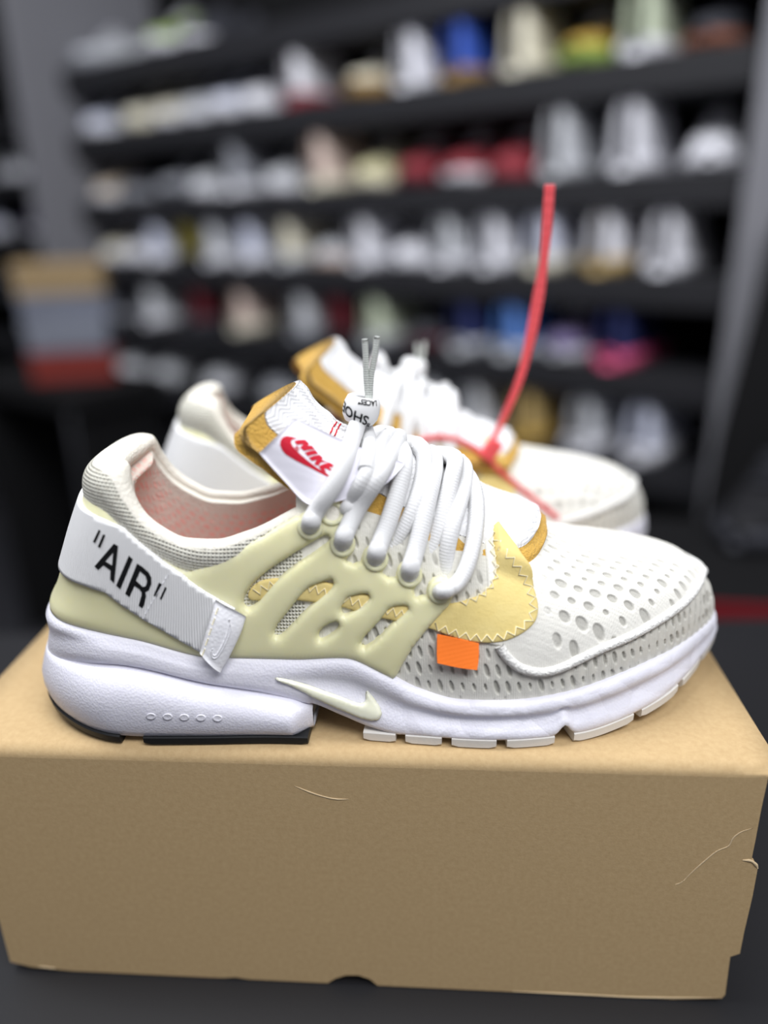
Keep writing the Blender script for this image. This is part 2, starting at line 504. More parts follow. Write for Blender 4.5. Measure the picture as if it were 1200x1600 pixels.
sneaker = empty('sneaker', SO, STH)
tag(sneaker, 'white mesh sneaker with pale yellow cage and black AIR lettering, in front on the box', 'sneaker', 'pair of sneakers on the box')

# ------------------------------------------------------------------ bootie
PIPE_PX = [(780, 1008), (786, 1018), (797, 1031), (814, 1043), (842, 1049), (870, 1044), (902, 1030), (937, 1013), (986, 992), (1035, 964), (1071, 937), (1090, 911), (1097, 892)]
pipe_uv = np.array(px_uvs(PIPE_PX))
_s_p = np.array([out_at(1, u)[0] for u in pipe_uv[:, 0]])
TIP_S = max(_s_p.max() + .002, .312)
def pipe_phi(s):                                      # height of the toe seam on the wall
    return np.interp(s, list(_s_p[4:]) + [TIP_S], list(pipe_uv[4:, 1]) + [math.pi/2])
S_PIPE0 = float(_s_p[0]); S_PIPE4 = float(_s_p[4])
def in_top(s, phi):
    back = np.interp(phi, pipe_uv[:5, 1][::-1], _s_p[:5][::-1])
    return (s < TIP_S) & (phi > pipe_phi(s)) & (s > np.where(phi < pipe_uv[0, 1], back, S_PIPE0 - .004))

def ell_holes(a, b, pa, pb, ra, rb, seed):
    """staggered lens-shaped holes on the (a, b) plane: 0..1 depth mask"""
    row = np.floor(b / pb)
    out = np.zeros_like(a)
    for dr in (0,):
        r = row + dr
        sh = (np.mod(r, 2)) * .5
        k = np.floor(a / pa - sh)
        ca = (k + .5 + sh) * pa; cb = (r + .5) * pb
        hsh = np.mod(np.sin(k*12.9898 + r*78.233 + seed) * 43758.5453, 1.0)
        sz = .5 + .6*hsh
        d = np.sqrt(((a - ca)/(ra*sz))**2 + ((b - cb)/(rb*sz))**2)
        out = np.maximum(out, 1 - sstep(d, .72, 1.08))
    return out
def build_bootie(side, nu, nv):
    u0 = U_OPEN[side]
    us = np.linspace(u0, UEND[side] - 2e-5, nu)
    # more stations towards the toe
    ps = np.linspace(0, math.pi/2, nv)
    UU, PP = np.meshgrid(us, ps, indexing='ij')
    P = surf(side, UU, PP); N = surf_n(side, UU, PP)
    s = out_at(side, us)[0][:, None] + 0*PP
    top = in_top(s, PP).astype(float)
    z = P[..., 2]
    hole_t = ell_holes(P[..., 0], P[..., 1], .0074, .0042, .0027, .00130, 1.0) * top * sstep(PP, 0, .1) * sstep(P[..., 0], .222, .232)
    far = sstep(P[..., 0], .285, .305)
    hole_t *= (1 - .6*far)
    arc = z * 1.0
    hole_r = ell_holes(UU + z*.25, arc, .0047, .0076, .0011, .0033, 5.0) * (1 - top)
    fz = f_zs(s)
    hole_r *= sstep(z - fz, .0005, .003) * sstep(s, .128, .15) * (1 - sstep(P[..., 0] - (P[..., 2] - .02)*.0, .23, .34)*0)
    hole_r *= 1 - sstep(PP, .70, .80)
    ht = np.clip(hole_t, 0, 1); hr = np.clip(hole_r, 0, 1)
    # quilting between the rows of holes
    h = top*.0009 - ht*.0008 - hr*.0009
    h = h + (1 - top) * .00035*np.sin(UU*2*math.pi/.0056) * sstep(s, .2, .24)
    edge = np.minimum(PP/.05, 1)
    P = P + N * (h * edge)[..., None]
    rand = (1 - top) * sstep(s, .12, .16)
    F = grid_faces(nu, nv, flip=side < 0)
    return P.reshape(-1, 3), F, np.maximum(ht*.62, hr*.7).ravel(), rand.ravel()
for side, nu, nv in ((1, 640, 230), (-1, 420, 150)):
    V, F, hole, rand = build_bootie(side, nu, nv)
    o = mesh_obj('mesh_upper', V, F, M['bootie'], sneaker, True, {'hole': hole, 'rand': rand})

# ------------------------------------------------------------------ collar and lining
def collar_grid(nu=220, nv=64, nr=14):
    usl = np.linspace(U_OPEN[1] + .002, 0, nu // 2); usm = np.linspace(0, U_OPEN[-1] + .002, nu // 2)[1:]
    stations = [(1, u) for u in usl] + [(-1, u) for u in usm]
    Vo, Vi, ho, hi, uvo = [], [], [], [], []
    acc = 0; last = None
    for sd, u in stations:
        pr = phi_rim(sd, min(u, U_OPEN[sd]))
        s = float(out_at(sd, u)[0])
        ph = np.linspace(0, pr, nv)
        u_ = max(u, 1e-5)
        P = surf(sd, u_ + 0*ph, ph); N = surf_n(sd, u_ + 0*ph, ph)
        if u < 1e-4: N[:, 1] = 0; N[:, 0] = -np.abs(N[:, 0]); N /= np.linalg.norm(N, axis=1)[:, None]
        # soft bulge of the padding under the rim
        pad = .0035*np.exp(-((ph - pr*.93)/(pr*.16))**2) * (1 + 1.0*np.exp(-(s/.03)**2))
        fade = 1 - sstep(s, .09, .124)*.9
        Po = P + N * (pad*fade)[:, None]
        cur = Po[-1]
        if last is not None: acc += np.linalg.norm(cur - last)
        last = cur
        zc = np.concatenate([[0], np.cumsum(np.linalg.norm(np.diff(Po, axis=0), axis=1))])
        Vo.append(Po); uvo.append(np.stack([acc + 0*zc, zc], -1))
        ho.append(np.zeros(nv))
        # rim roll and inner wall
        r = .0030 + .0036*math.exp(-(s/.032)**2)
        tau = Po[-1] - Po[-3]; tau /= np.linalg.norm(tau); n = N[-1]
        c = Po[-1] - n*r
        row, hh = [], []
        for k in range(nr + 1):
            a = math.pi*k/nr
            row.append(c + r*(n*math.cos(a) + tau*math.sin(a)*1.1))
            hh.append(0)
        for k in range(1, nv):
            p_ = pr*(1 - k/(nv - 1)*.93)
            q = surf(sd, u_, p_); nn = surf_n(sd, u_, p_)
            if u < 1e-4: nn[1] = 0; nn /= np.linalg.norm(nn)
            row.append(q - nn*(2*r*(1 - .45*k/nv)) + n*0)
            hh.append(1)
        Vi.append(np.array(row)); hi.append(hh)
    return np.array(Vo), np.array(Vi), np.array(uvo), np.array(hi)
Vo, Vi, uvo, hin = collar_grid()
n_, m_ = Vo.shape[:2]
z_ = Vo[..., 2]
hx = ell_holes(uvo[..., 0], uvo[..., 1], .0042, .0032, .0016, .0012, 2.0)
rimd = (uvo[..., 1].max(axis=1)[:, None] - uvo[..., 1])
hole_c = hx * (1 - sstep(rimd, .010, .013))
Nn = np.cross(np.gradient(Vo, axis=0), np.gradient(Vo, axis=1)); Nn /= np.linalg.norm(Nn, axis=-1)[..., None] + 1e-9
mesh_obj('collar', Vo.reshape(-1, 3), grid_faces(n_, m_, flip=True), M['collar'], sneaker, True, {'hole': (hole_c*.55).ravel()}, uv=uvo.reshape(-1, 2))
n2, m2 = Vi.shape[:2]
ln = np.concatenate([np.zeros((n2, 1)), np.cumsum(np.linalg.norm(np.diff(Vi, axis=1), axis=2), axis=1)], 1)
au = np.concatenate([[0], np.cumsum(np.linalg.norm(np.diff(Vi[:, 15], axis=0), axis=1))])[:, None] + 0*ln
hl = ell_holes(au, ln, .0046, .0036, .0017, .0014, 3.0)
deep = sstep(ln, .012, .030)
hole_l = np.clip(hl*(.5 + .5*deep)*sstep(ln, .006, .010) + .75*deep, 0, 1)
# the lining is finer than the grid: keep holes as a smooth attribute on a refined copy
def refine(V, A, k):
    n, m = V.shape[:2]
    xi = np.linspace(0, n-1, (n-1)*k[0]+1); yj = np.linspace(0, m-1, (m-1)*k[1]+1)
    def lerp(B):
        i = np.minimum(xi.astype(int), n-2); f = xi - i
        B1 = B[i]*(1-f).reshape(-1, *[1]*(B.ndim-1)) + B[i+1]*f.reshape(-1, *[1]*(B.ndim-1))
        j = np.minimum(yj.astype(int), m-2); g = yj - j
        g = g.reshape(1, -1, *[1]*(B.ndim-2))
        return B1[:, j]*(1-g) + B1[:, j+1]*g
    return lerp(V), [lerp(a) for a in A]
Vr, (aur, lnr) = refine(Vi, [au, ln], (2, 3))
hl = ell_holes(aur, lnr, .0046, .0036, .0018, .0015, 3.0)
deep = sstep(lnr, .010, .030)
hole_l = np.clip((hl*.62 + .22*deep)*sstep(lnr, .014, .024), 0, 1)
mesh_obj('lining', Vr.reshape(-1, 3), grid_faces(Vr.shape[0], Vr.shape[1], flip=True), M['lining'], sneaker, True, {'hole': hole_l.ravel()})
# insole
V = [(0.02, 0, .040)]
ring = []
for sd, us in ((1, np.linspace(.004, .24, 40)), (-1, np.linspace(.24, .004, 40))):
    for u in us:
        p = surf(sd, u, .12); ring.append((p[0] + .004*(p[0] < .03), p[1]*.86, .040 - .016*float(sstep(p[0], .1, .19))))
V = [(.1, 0, .040)] + ring
F = [(0, 1 + (i+1) % len(ring), 1 + i) for i in range(len(ring))]
mesh_obj('insole', V, F, M['insole'], sneaker)

# ------------------------------------------------------------------ relief patches laid on the base surface
def seg_dist(P, poly, skip=None):
    P = np.asarray(P); D = np.full(len(P), 1e9)
    n = len(poly)
    for i in range(n):
        if skip and skip(poly[i], poly[(i+1) % n]): continue
        a = np.array(poly[i]); b = np.array(poly[(i+1) % n]); ab = b - a
        t = np.clip(((P - a) @ ab) / (ab @ ab + 1e-18), 0, 1)
        D = np.minimum(D, np.linalg.norm(P - (a + t[:, None]*ab), axis=1))
    return D
def inside(P, poly):
    x, y = P[:, 0], P[:, 1]; c = np.zeros(len(P), bool)
    q = np.array(poly); n = len(q)
    for i in range(n):
        x1, y1 = q[i]; x2, y2 = q[(i+1) % n]
        cond = ((y1 > y) != (y2 > y)) & (x < (x2 - x1)*(y - y1)/((y2 - y1) + 1e-18) + x1)
        c ^= cond
    return c
def densify(poly, step, smooth=0):
    out = []
    if smooth: poly = [tuple(p) for p in catmull(poly, smooth, closed=True)]
    n = len(poly)
    for i in range(n):
        a, b = np.array(poly[i], float), np.array(poly[(i+1) % n], float)
        k = max(1, int(np.ceil(np.linalg.norm(b - a)/step)))
        for j in range(k): out.append(tuple(a + (b - a)*j/k))
    return out
def cdt(outer, holes, step, rings=()):
    """triangulate an area with holes; returns points, triangles, distance to the rim"""
    loops = [densify(outer, step)] + [densify(h, step) for h in holes]
    V = [p for l in loops for p in l]; E = []; k = 0
    for l in loops:
        E += [(k + i, k + (i+1) % len(l)) for i in range(len(l))]; k += len(l)
    o = np.array(loops[0]); lo, hi = o.min(0), o.max(0)
    X, Y = np.meshgrid(np.arange(lo[0], hi[0], step), np.arange(lo[1], hi[1], step))
    X = X + (np.arange(X.shape[0]) % 2)[:, None]*step*.5
    G = np.stack([X.ravel(), Y.ravel()], 1)
    ok = inside(G, loops[0])
    for h in loops[1:]: ok &= ~inside(G, h)
    G = G[ok]
    D = np.full(len(G), 1e9)
    for l in loops: D = np.minimum(D, seg_dist(G, l))
    G = G[D > step*.35]
    # rows of points just inside the rim so that edges can be rounded
    R = []
    for l in loops:
        q = np.array(l); nx = np.roll(q, -1, 0) - np.roll(q, 1, 0); nr = np.stack([-nx[:, 1], nx[:, 0]], 1); nr /= np.linalg.norm(nr, axis=1)[:, None] + 1e-12
        for d in rings:
            for sgn in (1, -1):
                c = q + nr*d*sgn
                okc = inside(c, loops[0])
                for h in loops[1:]: okc &= ~inside(c, h)
                c = c[okc]
                if len(c):
                    dd = np.full(len(c), 1e9)
                    for l2 in loops: dd = np.minimum(dd, seg_dist(c, l2))
                    R.append(c[dd > d*.8])
    allp = [Vector(p) for p in V] + [Vector(p) for p in G] + [Vector(p) for r in R for p in r]
    res = delaunay_2d_cdt(allp, E, [], 0, 1e-7)
    P = np.array([tuple(p) for p in res[0]]); T = [tuple(t) for t in res[2]]
    cen = np.array([P[list(t)].mean(0) for t in T])
    okf = inside(cen, loops[0])
    for h in loops[1:]: okf &= ~inside(cen, h)
    T = [t for t, k in zip(T, okf) if k]
    D = np.full(len(P), 1e9)
    for l in loops: D = np.minimum(D, seg_dist(P, l))
    return P, T, D
KPHI = .075                                           # metres per radian, so that (u, phi) is a roughly even map
def relief(name, outer, holes, base, thick, rnd, matr, parent, step=.0012, side=1, mirror=False, sink=.0006, rip=None, attr=None):
    """outer/holes: (u, phi). Raised sheet with rounded rims lying on the sneaker's surface."""
    sc = lambda L: [(u, p*KPHI) for u, p in L]
    P, T, D = cdt(sc(outer), [sc(h) for h in holes], step, (rnd*.25, rnd*.6) if rnd > .0008 else (rnd,))
    hgt = base + thick*np.sqrt(np.clip(1 - (1 - np.clip(D/max(rnd, 1e-6), 0, 1))**2, 0, 1))
    hgt = np.where(D < 1e-6, -sink, hgt)
    if rip is not None: hgt = hgt + rip(P)*(D > 1e-6)
    u, ph = P[:, 0], np.clip(P[:, 1]/KPHI, 0, math.pi/2)
    def place(sd):
        Q = surf(sd, u, ph); N = surf_n(sd, u, ph)
        nearz = np.abs(u) < 3e-4
        N[nearz, 1] = 0
        N[nearz] /= np.linalg.norm(N[nearz], axis=1)[:, None] + 1e-12
        return Q + N*hgt[:, None]
    c = place(side)
    a, b_, d_ = c[T[0][0]], c[T[0][1]], c[T[0][2]]
    nn = np.cross(b_ - a, d_ - a); ref = surf_n(side, u[T[0][0]], ph[T[0][0]])
    if nn.dot(ref) < 0: T = [t[::-1] for t in T]
    o = mesh_obj(name, c, T, matr, parent, True, uv=P)
    if mirror:
        mesh_obj(name, place(-side), [t[::-1] for t in T], matr, parent, True, uv=P)
    return o
def bvh_of(o):
    me = o.data
    return BVHTree.FromPolygons([v.co for v in me.vertices], [tuple(p.vertices) for p in me.polygons])
def decal(name, outer, holes, tree, lift, matr, parent, step=4.0, thick=None, rnd=2.0):
    """flat print or a raised badge: traced outline pressed onto a surface of the sneaker"""
    P, T, D = cdt(outer, holes, step, (rnd*.3, rnd*.7) if thick else ())
    Q = []
    for (x, y), d in zip(P, D):
        hit, nrm, i, _ = tree.ray_cast(RO, lray(x, y))
        if hit is None:
            hit, nrm, i, _ = tree.find_nearest(RO + lray(x, y)*.33)
        if nrm.dot(lray(x, y)) > 0: nrm = -nrm
        h = lift
        if thick: h = lift + thick*math.sqrt(max(0, 1 - (1 - min(d/rnd, 1))**2)) if d > 1e-6 else -.0005
        Q.append(np.array(hit + nrm*h))
    a, b_, c = (Q[i] for i in T[0])
    if np.cross(b_ - a, c - a).dot(np.array(lray(*P[T[0][0]]))) > 0: T = [t[::-1] for t in T]
    return mesh_obj(name, Q, T, matr, parent, bool(thick))

# cage -------------------------------------------------------------
def circ(cx, cy, r, a0, a1, n=7, k=1.0):
    return [(cx + r*math.cos(math.radians(a0 + (a1-a0)*i/(n-1))), cy + k*r*math.sin(math.radians(a0 + (a1-a0)*i/(n-1)))) for i in range(n)]
cage_px = ([(290, 893), (327, 880), (367, 860), (410, 837), (440, 818), (462, 805)]
           + circ(484, 820, 23, 215, 290, 5) + circ(519, 802, 24, 200, 395, 10)
           + [(535, 826)] + circ(535, 849, 21, -60, 30, 5) + [(547, 866), (541, 877), (552, 882), (562, 878)]
           + circ(586, 871, 21, -170, 25, 9) + [(604, 886), (598, 896), (606, 903), (618, 902)]
           + circ(640, 896, 21, -175, 25, 9) + [(657, 911), (648, 924), (650, 934), (666, 930)]
           + circ(690, 922, 23, -175, 40, 9) + [(703, 949), (693, 960), (667, 989), (645, 1017), (632, 1038), (620, 1060)])
cage_lo = [(615, 1066), (600, 1058), (575, 1047), (550, 1039), (520, 1034), (450, 1033), (380, 1033), (330, 1034)]
cu = px_uvs(cage_px, .003)
cl = []
for p in cage_lo:
    u, ph = px_uv(p[0], p[1] - 12, .003); cl.append((u, 0.0))
u_tail = [(.115, .0), (.09, .0), (.06, .0), (.035, 0.0)]
ZT = lambda u, z: (u, phi_of_z(1 if u >= 0 else -1, u, z))
up_l = [ZT(.075, .0865), ZT(.06, .0965), ZT(.045, .1025), ZT(.03, .1060), ZT(.015, .1085)]
left = cu + cl + [(u, p) for u, p in u_tail]
whole = cu + cl + u_tail + [(0.0, 0.0)] + [(-u, p) for u, p in reversed(u_tail)] + [(-u, p) for u, p in reversed(cl)] + [(-u, p) for u, p in reversed(cu)] + [(-u, p) for u, p in up_l] + [ZT(0, .1095)] + list(reversed(up_l))
gaps_px = [[(507, 838), (513, 844), (492, 861), (470, 876), (445, 895), (425, 913), (410, 931), (396, 947), (385, 951), (380, 941), (393, 918), (415, 898), (445, 877), (478, 855)],
           [(482, 922), (500, 914), (518, 909), (515, 920), (495, 938), (477, 954), (457, 975), (438, 994), (428, 995), (432, 982), (449, 960), (466, 939)],
           [(547, 936), (574, 931), (570, 941), (556, 953), (537, 962), (533, 955), (538, 945)],
           [(511, 980), (527, 976), (524, 986), (510, 997), (499, 1001), (498, 992)],
           [(612, 953), (636, 950), (628, 960), (612, 975), (588, 1000), (567, 1013), (565, 1005), (582, 986), (600, 966)]]
gaps = [px_uvs([tuple(q) for q in catmull(g, 3, closed=True)], .003) for g in gaps_px]
gaps_m = [[(-u, p) for u, p in g] for g in gaps]
cage = relief('cage', whole, gaps + gaps_m, .0006, .0026, .0030, M['tpu'], sneaker, step=.0016)
cage_bvh = bvh_of(cage)
def on(tree, px, py, lift=0.0):
    hit, nrm, i, _ = tree.ray_cast(RO, lray(px, py))
    if hit is None: return None
    if nrm.dot(lray(px, py)) > 0: nrm = -nrm
    return np.array(hit + nrm*lift), np.array(nrm)
# eyelet rings moulded on the cage straps
def ring_at(tree, px, py, R, r, name='eyelet', parent=None):
    p, n = on(tree, px, py)
    a = np.cross(n, (0, 0, 1.0)); a /= np.linalg.norm(a); b = np.cross(n, a)
    V = []
    for i in range(28):
        w = 2*math.pi*i/28; d = a*math.cos(w) + b*math.sin(w)
        for k in range(8):
            q = 2*math.pi*k/8
            V.append(p + d*(R + r*math.cos(q)) + n*(r*math.sin(q)*.8))
    mesh_obj(name, V, grid_faces(28, 8, True, True, flip=True), M['tpu'], parent or cage)
    V2 = [p - n*.0001] + [p + (a*math.cos(2*math.pi*i/20) + b*math.sin(2*math.pi*i/20))*R*.95 + n*.0002 for i in range(20)]
    return p, n
EYE = [(484, 824), (519, 802), (535, 851), (587, 874), (640, 899), (688, 925)]
eyes = []
for ex, ey in EYE:
    eyes.append(ring_at(cage_bvh, ex, ey, .0040, .0012))
for i in (1,):                                        # the open hole of the unused eyelet
    p, n = eyes[i]
    a = np.cross(n, (0, 0, 1.0)); a /= np.linalg.norm(a); b = np.cross(n, a)
    V = [p + n*.0003] + [p + (a*math.cos(2*math.pi*k/20) + b*math.sin(2*math.pi*k/20))*.0036 + n*.0004 for k in range(20)]
    mesh_obj('eyelet_hole', V, [(0, 1 + (k+1) % 20, 1 + k) for k in range(20)], M['lining'], cage)

# yellow swoosh patch under the cage, zigzag stitched ---------------
sw_px = [(766, 826), (776, 836), (786, 848), (798, 863), (808, 877), (825, 897), (834, 922), (840, 948), (836, 970), (819, 987), (792, 1000), (762, 1004), (730, 1001), (700, 992), (672, 982),
         (640, 974), (600, 966), (560, 955), (520, 944), (470, 938), (430, 934), (395, 938), (388, 925), (405, 908), (440, 902), (500, 906), (560, 925), (620, 938), (670, 945), (712, 941), (733, 935), (753, 927), (766, 911), (774, 890), (772, 866)]
sw = px_uvs([tuple(q) for q in catmull(sw_px, 3, closed=True)])
patch = relief('swoosh_patch', sw, [], .0006, .0010, .0012, M['patch'], sneaker, step=.0016, mirror=True, rip=lambda P: .0046*sstep(P[:, 1]/KPHI, .78, .95))
patch_bvh = bvh_of(patch)
def zigzag(name, pix, tree, amp, pitch, matr, parent, r=.00028):
    """zigzag stitch along a pixel path, one thread"""
    C = catmull(pix, 10); l = np.concatenate([[0], np.cumsum(np.linalg.norm(np.diff(C, axis=0), axis=1))])
    n = int(l[-1]/pitch); pts = []
    for i in range(n + 1):
        d = i*pitch; x, y = np.interp(d, l, C[:, 0]), np.interp(d, l, C[:, 1])
        x2, y2 = np.interp(d + .5, l, C[:, 0]), np.interp(d + .5, l, C[:, 1])
        if d + .5 > l[-1]: x2, y2 = 2*x - np.interp(d - .5, l, C[:, 0]), 2*y - np.interp(d - .5, l, C[:, 1])
        tx, ty = x2 - x, y2 - y; k = math.hypot(tx, ty) + 1e-9
        sgn = 1 if i % 2 else -1
        q = on(tree, x - ty/k*amp*sgn, y + tx/k*amp*sgn, .0002) or on(LAT, x - ty/k*amp*sgn, y + tx/k*amp*sgn, .0016)
        if q is not None: pts.append(q[0])
    if len(pts) > 3: tube(name, pts, r, matr, parent, 5, sub=1)
zigzag('zigzag_stitch', [(769, 834), (780, 851), (794, 868), (808, 885), (819, 902), (828, 924), (833, 948), (829, 966), (815, 980), (790, 993), (762, 997), (730, 994), (700, 985), (676, 977)], patch_bvh, 5.5, 8.5, M['thread'], patch)
zigzag('zigzag_stitch', [(766, 838), (770, 866), (775, 890), (770, 910), (756, 927), (735, 938), (712, 945)], patch_bvh, 5, 8, M['thread'], patch)
zigzag('zigzag_stitch', [(398, 926), (425, 914), (450, 912), (490, 920), (520, 930), (560, 942), (610, 955), (660, 966)], patch_bvh, 6, 7, M['thread'], patch)

# orange tab --------------------------------------------------------
def tab_pts():
    V = []
    rows = [((683, 989), (716, 996), (748, 1004)), ((683, 1004), (716, 1011), (748, 1018)), ((683, 1018), (716, 1024), (747, 1030)), ((684, 1029), (716, 1036), (745, 1040))]
    for k, r in enumerate(rows):
        C = catmull(r, 4)
        for x, y in C:
            q, n = on(LAT, x, y); V.append(q + n*(.0019 + .0008*k))
    return V
V = tab_pts(); nC = 9
V2 = [v - np.array((0, -.0005, 0)) for v in V]
F = grid_faces(4, nC, flip=True) + grid_faces(4, nC, off=36)
for i in range(nC - 1): F += [(i, i+1, 36+i+1, 36+i), (27+i, 63+i, 63+i+1, 27+i+1)]
for i in range(3): F += [(i*nC, 36+i*nC, 36+(i+1)*nC, (i+1)*nC), (i*nC+8, (i+1)*nC+8, 36+(i+1)*nC+8, 36+i*nC+8)]
mesh_obj('orange_tab', V, F if False else F, M['orange'], sneaker, False) if False else mesh_obj('orange_tab', V + V2, F, M['orange'], sneaker, False)

# toe seam piping ---------------------------------------------------
pp = [surf(1, u, p) + surf_n(1, u, p)*.0006 for u, p in pipe_uv]
tipu = [(float(u_of_s(1, TIP_S - .0008)), 1.32), ]
tail = []
for sd in (1, -1):
    pass
lat = [tuple(q) for q in pp]
uvl = [(float(_s_p[i]), float(pipe_uv[i, 1])) for i in range(len(_s_p))]
med = [tuple(surf(-1, float(u_of_s(-1, s)), p) + surf_n(-1, float(u_of_s(-1, s)), p)*.0006) for s, p in reversed(uvl)]
mid = []
for q in (0.5,):
    p = surf(1, float(u_of_s(1, TIP_S)), math.pi/2 - .02); mid.append(tuple(p + np.array((.0, 0, .0006))))
tube('toe_piping', lat + mid + med, .0021, M['piping'], sneaker, 10, sub=5)

# ------------------------------------------------------------------ midsole, heel pod and outsole
f_pod = pchip([-.005, 0, .04, .085, .13], [.034, .0335, .0355, .0255, .0165])        # seam between band and heel pod
f_gb = pchip([-.005, 0, .03, .06, .24, .26, .285, .305, .33], [.0080, .0070, .0015, 0, 0, .0025, .0075, .0115, .0175])     # ground-side of the outsole
def band_bottom(s):
    fore = f_gb(s) + .0042 + .0050*np.exp(-((s - .2325)/.0028)**2)
    mid = pchip([.10, .126, .140, .152, .165, .18], [.018, .0165, .0115, .0068, .0040, .0035])(s)
    z = np.where(s < .165, mid, fore)
    z = np.where(s < .126, f_pod(s) - .0015, z)
    return z
def loop_pts(n=260):
    """closed sole line: lateral heel to toe, back along the medial side"""
    P = []
    for sd, us in ((1, np.linspace(0, UEND[1], n)[:-1]), (-1, np.linspace(UEND[-1], 0, n)[:-1])):
        for u in us:
            s, t = out_at(sd, u)
            P.append((float(s), float(t), sd))
    Q = np.array([(p[0], p[1]) for p in P])
    T = np.roll(Q, -1, 0) - np.roll(Q, 1, 0)
    N = np.stack([-T[:, 1], T[:, 0]], 1); N /= np.linalg.norm(N, axis=1)[:, None]
    c = Q.mean(0)
    if ((Q - c) * N).sum() < 0: N = -N
    return Q, N
LQ, LN = loop_pts()
def sole_sweep(name, prof, matr, parent, sel=None, attrs=None, closed=True, smooth=True):
    """prof(s, side) -> list of (outward offset, z)"""
    V = []; idx = range(len(LQ)) if sel is None else sel
    k = None
    for i in idx:
        s, t = LQ[i]; n = LN[i]
        z0 = float(f_zs(s)); lean = float(f_lean(z0))*max(0, 1 - s/.10)**1.3
        pr = prof(s, 1 if t > float(f_tc(s)) else -1)
        k = len(pr)
        for o_, z in pr:
            w = np.clip((z - .02)/(z0 - .02), 0, 1)*lean
            V.append((s + n[0]*o_ + w, -(t + n[1]*o_), z))
    n_ = len(V)//k
    F = grid_faces(n_, k, closed_u=closed)
    if not closed:
        F += [tuple(range(k))[::-1], tuple((n_-1)*k + j for j in range(k))]
    return V, F
def band_prof(s, sd):
    zs, zb = float(f_zs(s)), float(band_bottom(s))
    h = zs - zb
    heel = float(1 - sstep(s, .10, .15)); toe = float(sstep(s, .27, .31))
    g = .0016 * (1 - toe)
    hf = float(.85 + .15*sstep(s, 0, .04))*(1 - .55*toe)
    out = [(-.007, zs - .004), (-.0035, zs - .0005), (-.0015, zs + .0012), (.0002, zs + .0017), (.0019*hf, zs + .0013), (.0032*hf, zs + .0000), (.0039*hf, zs - .0018)]
    for f, o_ in ((.22, .0040), (.33, .0038 - g*.6), (.45, .0036 - g), (.56, .0040 - g*.5), (.68, .0050), (.8, .0057), (.9, .0060), (.97, .0055), (1.0, .0042)):
        o2 = o_*(1 - heel) + heel*(.0040 + .0016*math.sin(math.pi*f*.9) - .0030*max(0, f - .7)/.3)
        out.append((o2*(1 - .55*toe)*float(.1 + .9*max(float(sstep(s, 0, .04)), .8*max(0, 1 - f/.5))), zs - h*f))
    out.append((-.012, zb))
    return out
V, F = sole_sweep('midsole', band_prof, None, None)
flex = [float(sstep(v[0], .145, .175)) for v in V]
midsole = mesh_obj('midsole', V, F, M['midsole'], sneaker, True)
midsole.data.materials.append(M['midsole_flex'])
for p in midsole.data.polygons:
    if all(midsole.data.vertices[i].co.x > .165 for i in p.vertices): p.material_index = 1
mid_bvh = bvh_of(midsole)
def close_bottom(name, prof_z, off, matr, parent, s0, s1):
    """plate closing the underside between two stations"""
    sel = [i for i in range(len(LQ)) if s0 <= LQ[i][0] <= s1]
    return sel
# underside plate of the forefoot
ring = [(LQ[i][0] + LN[i][0]*-.011, -(LQ[i][1] + LN[i][1]*-.011), float(band_bottom(LQ[i][0])) + .0001) for i in range(len(LQ))]
n = len(ring)//2
V = []; F = []
for i in range(n): V += [ring[i], ring[-i - 1]]
F = [(2*i, 2*i+1, 2*i+3, 2*i+2) for i in range(n - 1)]
mesh_obj('sole_plate', V, F, M['outsole_white'], sneaker)

def pod_prof(s, sd):
    zt = float(f_pod(s)); zb = float(f_gb(s)) + .0035
    end = float(sstep(s, .118, .1285))
    h = zt - zb
    hk = float(.08 + .92*sstep(s, 0, .045))
    e = (1 - end)*hk; c_ = hk
    return [(-.016, zt - .001 - end*.003), (.001*c_ - .001, zt - .0002 - end*.003), (.0048*e + .001*c_, zt - .0004 - end*.002), (.0075*e + .002*c_, zt - h*.12), (.0088*e + .003*c_, zt - h*.28), (.0094*e + .003*c_, zt - h*.5), (.0090*e + .003*c_ - .0004*(1 - c_), zt - h*.72), (.0082*e + .0025*c_ - .0012*(1 - c_), zt - h*.88), (.0074*e + .002*c_ - .0022*(1 - c_), zb + .0004), (.0066*e + .001*c_ - .003*(1 - c_), zb), (-.016, zb)]
nL = len(LQ)//2
sel = [i for i in range(nL, len(LQ)) if LQ[i][0] <= .1285] + [i for i in range(0, nL) if LQ[i][0] <= .1285]
V, F = sole_sweep('heel_pod', pod_prof, None, None, sel=sel, closed=False)
k = 11; ns = len(sel)
for i in range(ns//2):                               # bridge the two sides underneath and on top
    a, b = i, ns - 1 - i
    if a + 1 < b - 1:
        F.append((a*k + k-1, (a+1)*k + k-1, (b-1)*k + k-1, b*k + k-1)); F.append((a*k, b*k, (b-1)*k, (a+1)*k))
a, b = 0, ns - 1
F.append(tuple(a*k + j for j in range(k)) + tuple(b*k + j for j in reversed(range(k))))
heel_pod = mesh_obj('heel_pod', V, F[:], M['midsole'], sneaker, True)
pod_bvh = bvh_of(heel_pod)
